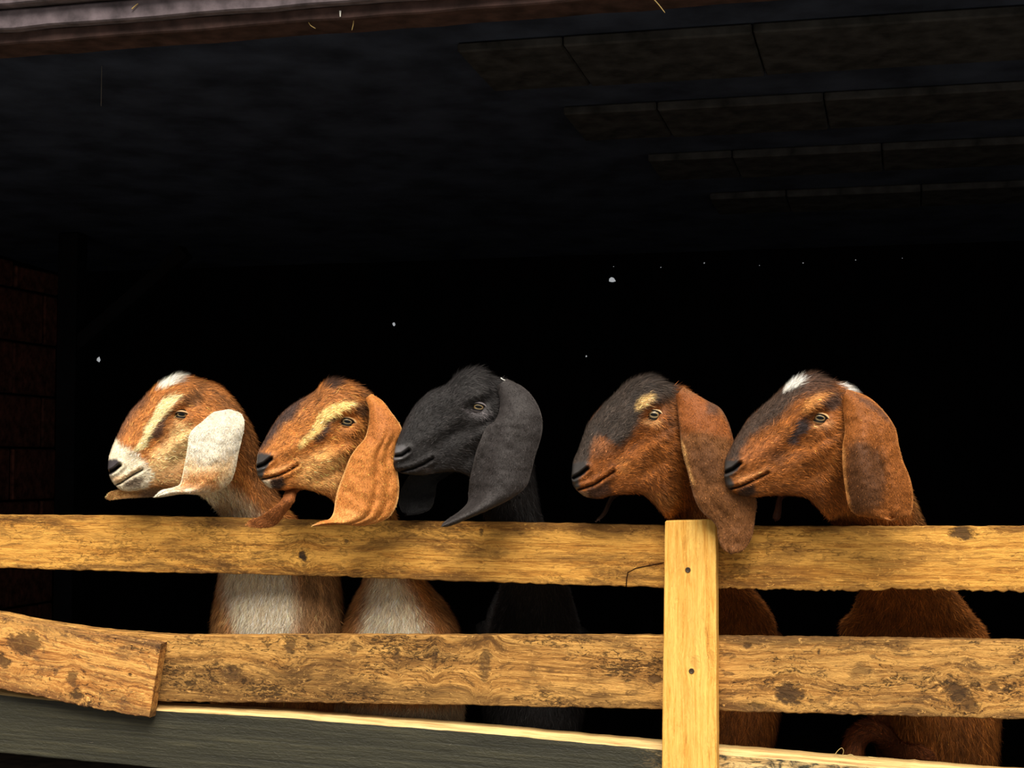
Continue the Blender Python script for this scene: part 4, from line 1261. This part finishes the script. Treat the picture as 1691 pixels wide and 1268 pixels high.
G5 = dict(
    name='g5', ramp=RPT_DEEP, label='brown goat with white poll tufts and dark teardrop below its eye', O=(1170, 600), z=3.843, seed=53, y0=-0.085, yaw=4, H=0.196, base=(142, 82, 32),
    head=[((102, 675), (108, 768)), ((108, 605), (150, 813)), ((150, 515), (215, 840)), ((195, 440), (300, 849)), ((250, 355), (390, 838)), ((330, 280), (480, 836)),
          ((430, 196), (560, 841)), ((550, 98), (620, 852)), ((665, 66), (660, 882)), ((790, 112), (695, 917)), ((930, 168), (725, 947)), ((1080, 330), (750, 972)),
          ((1190, 600), (770, 992)), ((1285, 815), (787, 1007))],
    low=[((1526, 866), (1382, 874)), ((1562, 955), (1420, 955)), ((1600, 1010), (1412, 1005)), ((1630, 1056), (1392, 1050)), ((1648, 1180), (1470, 1180)), ((1645, 1300), (1490, 1300))],
    eye=(708, 346), eye_tilt=0.16, eye_size=(0.0128, 0.0064, 0.0062), lid=(216, 170, 116),
    mouth=[(130, 800), (210, 778), (300, 736), (378, 696)], nostril=[(108, 694), (160, 672), (204, 636)],
    pad=[(80, 640), (115, 612), (190, 614), (208, 640), (190, 680), (140, 720), (170, 770), (140, 815), (90, 810)], pad_col=(62, 58, 56),
    coat=[(P, [(70, 640), (150, 470), (260, 310), (380, 210), (480, 150), (560, 60), (700, 40), (790, 90), (760, 140), (640, 170), (560, 230), (500, 300), (420, 380), (320, 430), (250, 500), (210, 570), (200, 620)], (54, 48, 43), 8, .9, 8),
          (P, [(540, 90), (780, 90), (800, 180), (600, 220), (560, 180)], (84, 56, 40), 8, .7, 6),
          (P, [(480, 90), (570, 100), (600, 125), (540, 170), (470, 200)], (250, 246, 236), 2.2, 1, 2.5),
          (P, [(780, 90), (830, 125), (880, 140), (960, 150), (930, 172), (865, 180), (840, 155)], (250, 246, 236), 2, 1, 2),
          (P, [(590, 300), (620, 240), (680, 200), (745, 190), (700, 250), (640, 310), (600, 330)], (204, 138, 72), 5, .85, 4),
          (P, [(700, 270), (760, 195), (820, 190), (830, 260), (790, 305), (740, 300)], (62, 52, 48), 4, .85, 3),
          (P, [(560, 370), (600, 360), (645, 400), (620, 440), (570, 470), (555, 520), (495, 525), (510, 470), (545, 430)], (50, 48, 52), 3.5, .92, 3),
          (S_, [(655, 330), (620, 350), (590, 368)], (30, 20, 18), 1.8, .95, 1, 1.8),
          (P, [(650, 385), (780, 370), (760, 405), (690, 415), (640, 410)], (214, 150, 92), 4, .75, 3),
          (P, [(210, 560), (300, 500), (420, 480), (470, 540), (380, 620), (250, 640)], (160, 96, 50), 8, .7, 8),
          (P, [(390, 570), (480, 570), (460, 630), (400, 620)], (92, 58, 36), 6, .7, 6),
          (P, [(520, 620), (700, 420), (820, 500), (830, 700), (600, 760), (450, 740)], (150, 86, 32), 14, .5, 8),
          (P, [(180, 720), (280, 700), (380, 670), (370, 695), (280, 735), (200, 765)], (190, 124, 68), 3, .8, 2),
          (P, [(190, 800), (280, 765), (310, 820), (250, 850), (180, 845)], (36, 26, 24), 4, .9, 3),
          (P, [(400, 800), (820, 760), (830, 900), (640, 880), (440, 860)], (110, 56, 18), 12, .5, 8),
          (P, [(1200, 560), (1400, 1000), (1330, 1060), (1220, 800)], (120, 82, 42), 8, .6, 6)],
    trunk_col=(112, 58, 24), trunk_dx=-0.10, trunk=0.095, bent=[(1570, 1246), (1515, 1252), (1478, 1240), (1456, 1214), (1434, 1207), (1414, 1222), (1407, 1256), (1404, 1300)], bent_r=[0.03, 0.026, 0.022, 0.0205, 0.0205, 0.021, 0.02, 0.019],
    ears=[dict(L=[(848, 240), (860, 330), (866, 430), (852, 520), (850, 620), (858, 720), (872, 820), (888, 900), (930, 955), (1040, 985)],
               R=[(880, 165), (1010, 212), (1110, 300), (1185, 410), (1208, 520), (1235, 620), (1275, 720), (1297, 820), (1292, 930), (1262, 1002)],
               dL=[-.036, -.058, -.064, -.062, -.056, -.05], dM=[-.046, -.074, -.084, -.084, -.076, -.06], dR=[-.040, -.056, -.056, -.050, -.045, -.045],
               base=(146, 84, 32), rim=(198, 128, 66), mottle=0.4, folds=[(0.60, 0.010, 0.09, 0), (0.30, -0.006, 0.15, 0)],
               coat=[(P, [(890, 520), (960, 480), (1100, 560), (1130, 700), (1100, 900), (900, 960), (870, 760), (880, 620)], (84, 52, 28), 9, .85, 8),
                     (P, [(848, 520), (872, 540), (868, 640), (885, 800), (900, 900), (850, 760)], (216, 150, 84), 3, .85, 2),
                     (P, [(900, 180), (1120, 300), (1190, 420), (1100, 340), (960, 240)], (70, 48, 36), 5, .7, 5)]),
          dict(L=[(760, 420), (640, 600), (560, 720), (480, 800), (440, 850), (420, 930), (400, 990)],
               R=[(860, 440), (760, 680), (640, 780), (540, 830), (470, 862), (462, 940), (450, 1005)],
               dL=[.04, .054, .058, .06, .06], dM=[.046, .06, .062, .064, .064], dR=[.04, .056, .058, .06, .06],
               base=(70, 34, 16), rim=(84, 44, 22), mottle=0.35, hairs=4000)])

for g_ in (G1, G2, G3, G4, G5):
    goat(g_)


# ------------------------------------------------------------------ small bits of straw
def straw(label, pts, y, r=0.0012, mat='straw', name='straw_wisp', cat='straw'):
    p = np.array(pts, float)
    q = at(p[:, 0], p[:, 1], np.full(len(p), y) if np.isscalar(y) else np.array(y))
    o = tube(name, spline(q, np.linspace(0, len(q) - 1, 6 * (len(q) - 1) + 1)), r, M[mat], None, 6, 0.5)
    return tag(o, label, cat, 'loose straw')


straw('short pale straw stalk caught on the eave beam face, nearest the block wall', [(218, 15), (223, 10), (228, 6)], EY - 0.026, 0.0016)
straw('bent straw wisp hanging below the eave beam, curved like a hook', [(508, 34), (513, 42), (521, 47)], EY + 0.01, 0.0011)
straw('bright white straw stub standing on the eave beam face', [(562, 18), (562, 23), (562, 28)], EY - 0.003, 0.0020, 'white_fleck')
straw('thin straw thread hanging straight down from the eave beam', [(584, 34), (583, 42), (581, 50)], EY + 0.01, 0.0009)
straw('long slanting straw stalk hanging from the eave beam above the dark ceiling', [(1079, -2), (1088, 8), (1098, 21)], EY + 0.01, 0.0012)
kt = -0.05
straw('looped hay tendril on the kickboard top edge', [(1378, 1247), (1384, 1239), (1390, 1235), (1393, 1240), (1391, 1248)], 0.0, 0.0007)
straw('wavy hay stem lying along the kickboard top edge', [(1384, 1249), (1396, 1248), (1406, 1246), (1414, 1252), (1424, 1255)], -0.02, 0.0010)
straw('straight pale straw piece on the kickboard top edge', [(1434, 1250), (1443, 1251), (1452, 1253)], -0.02, 0.0012)
straw('tiny white straw fleck on the black goat poll', [(827, 624), (831, 627), (836, 628)], -0.07, 0.0014, 'white_fleck')
straw('small white straw fleck on the black forehead of the wide-eyed goat', [(1037, 637), (1042, 638), (1048, 637)], -0.075, 0.0011, 'white_fleck')
straw('white dot of chaff on the nose bridge of the wide-eyed goat', [(1004, 661), (1005, 662), (1006, 664)], -0.062, 0.0014, 'white_fleck')
tag(tube('cobweb_strand', [at(167, 40, 0.3), at(168, 110, 0.3), at(167, 175, 0.3)], 0.0008, M['web'], None, 5), 'faint cobweb strand hanging from the dark ceiling', 'cobweb')
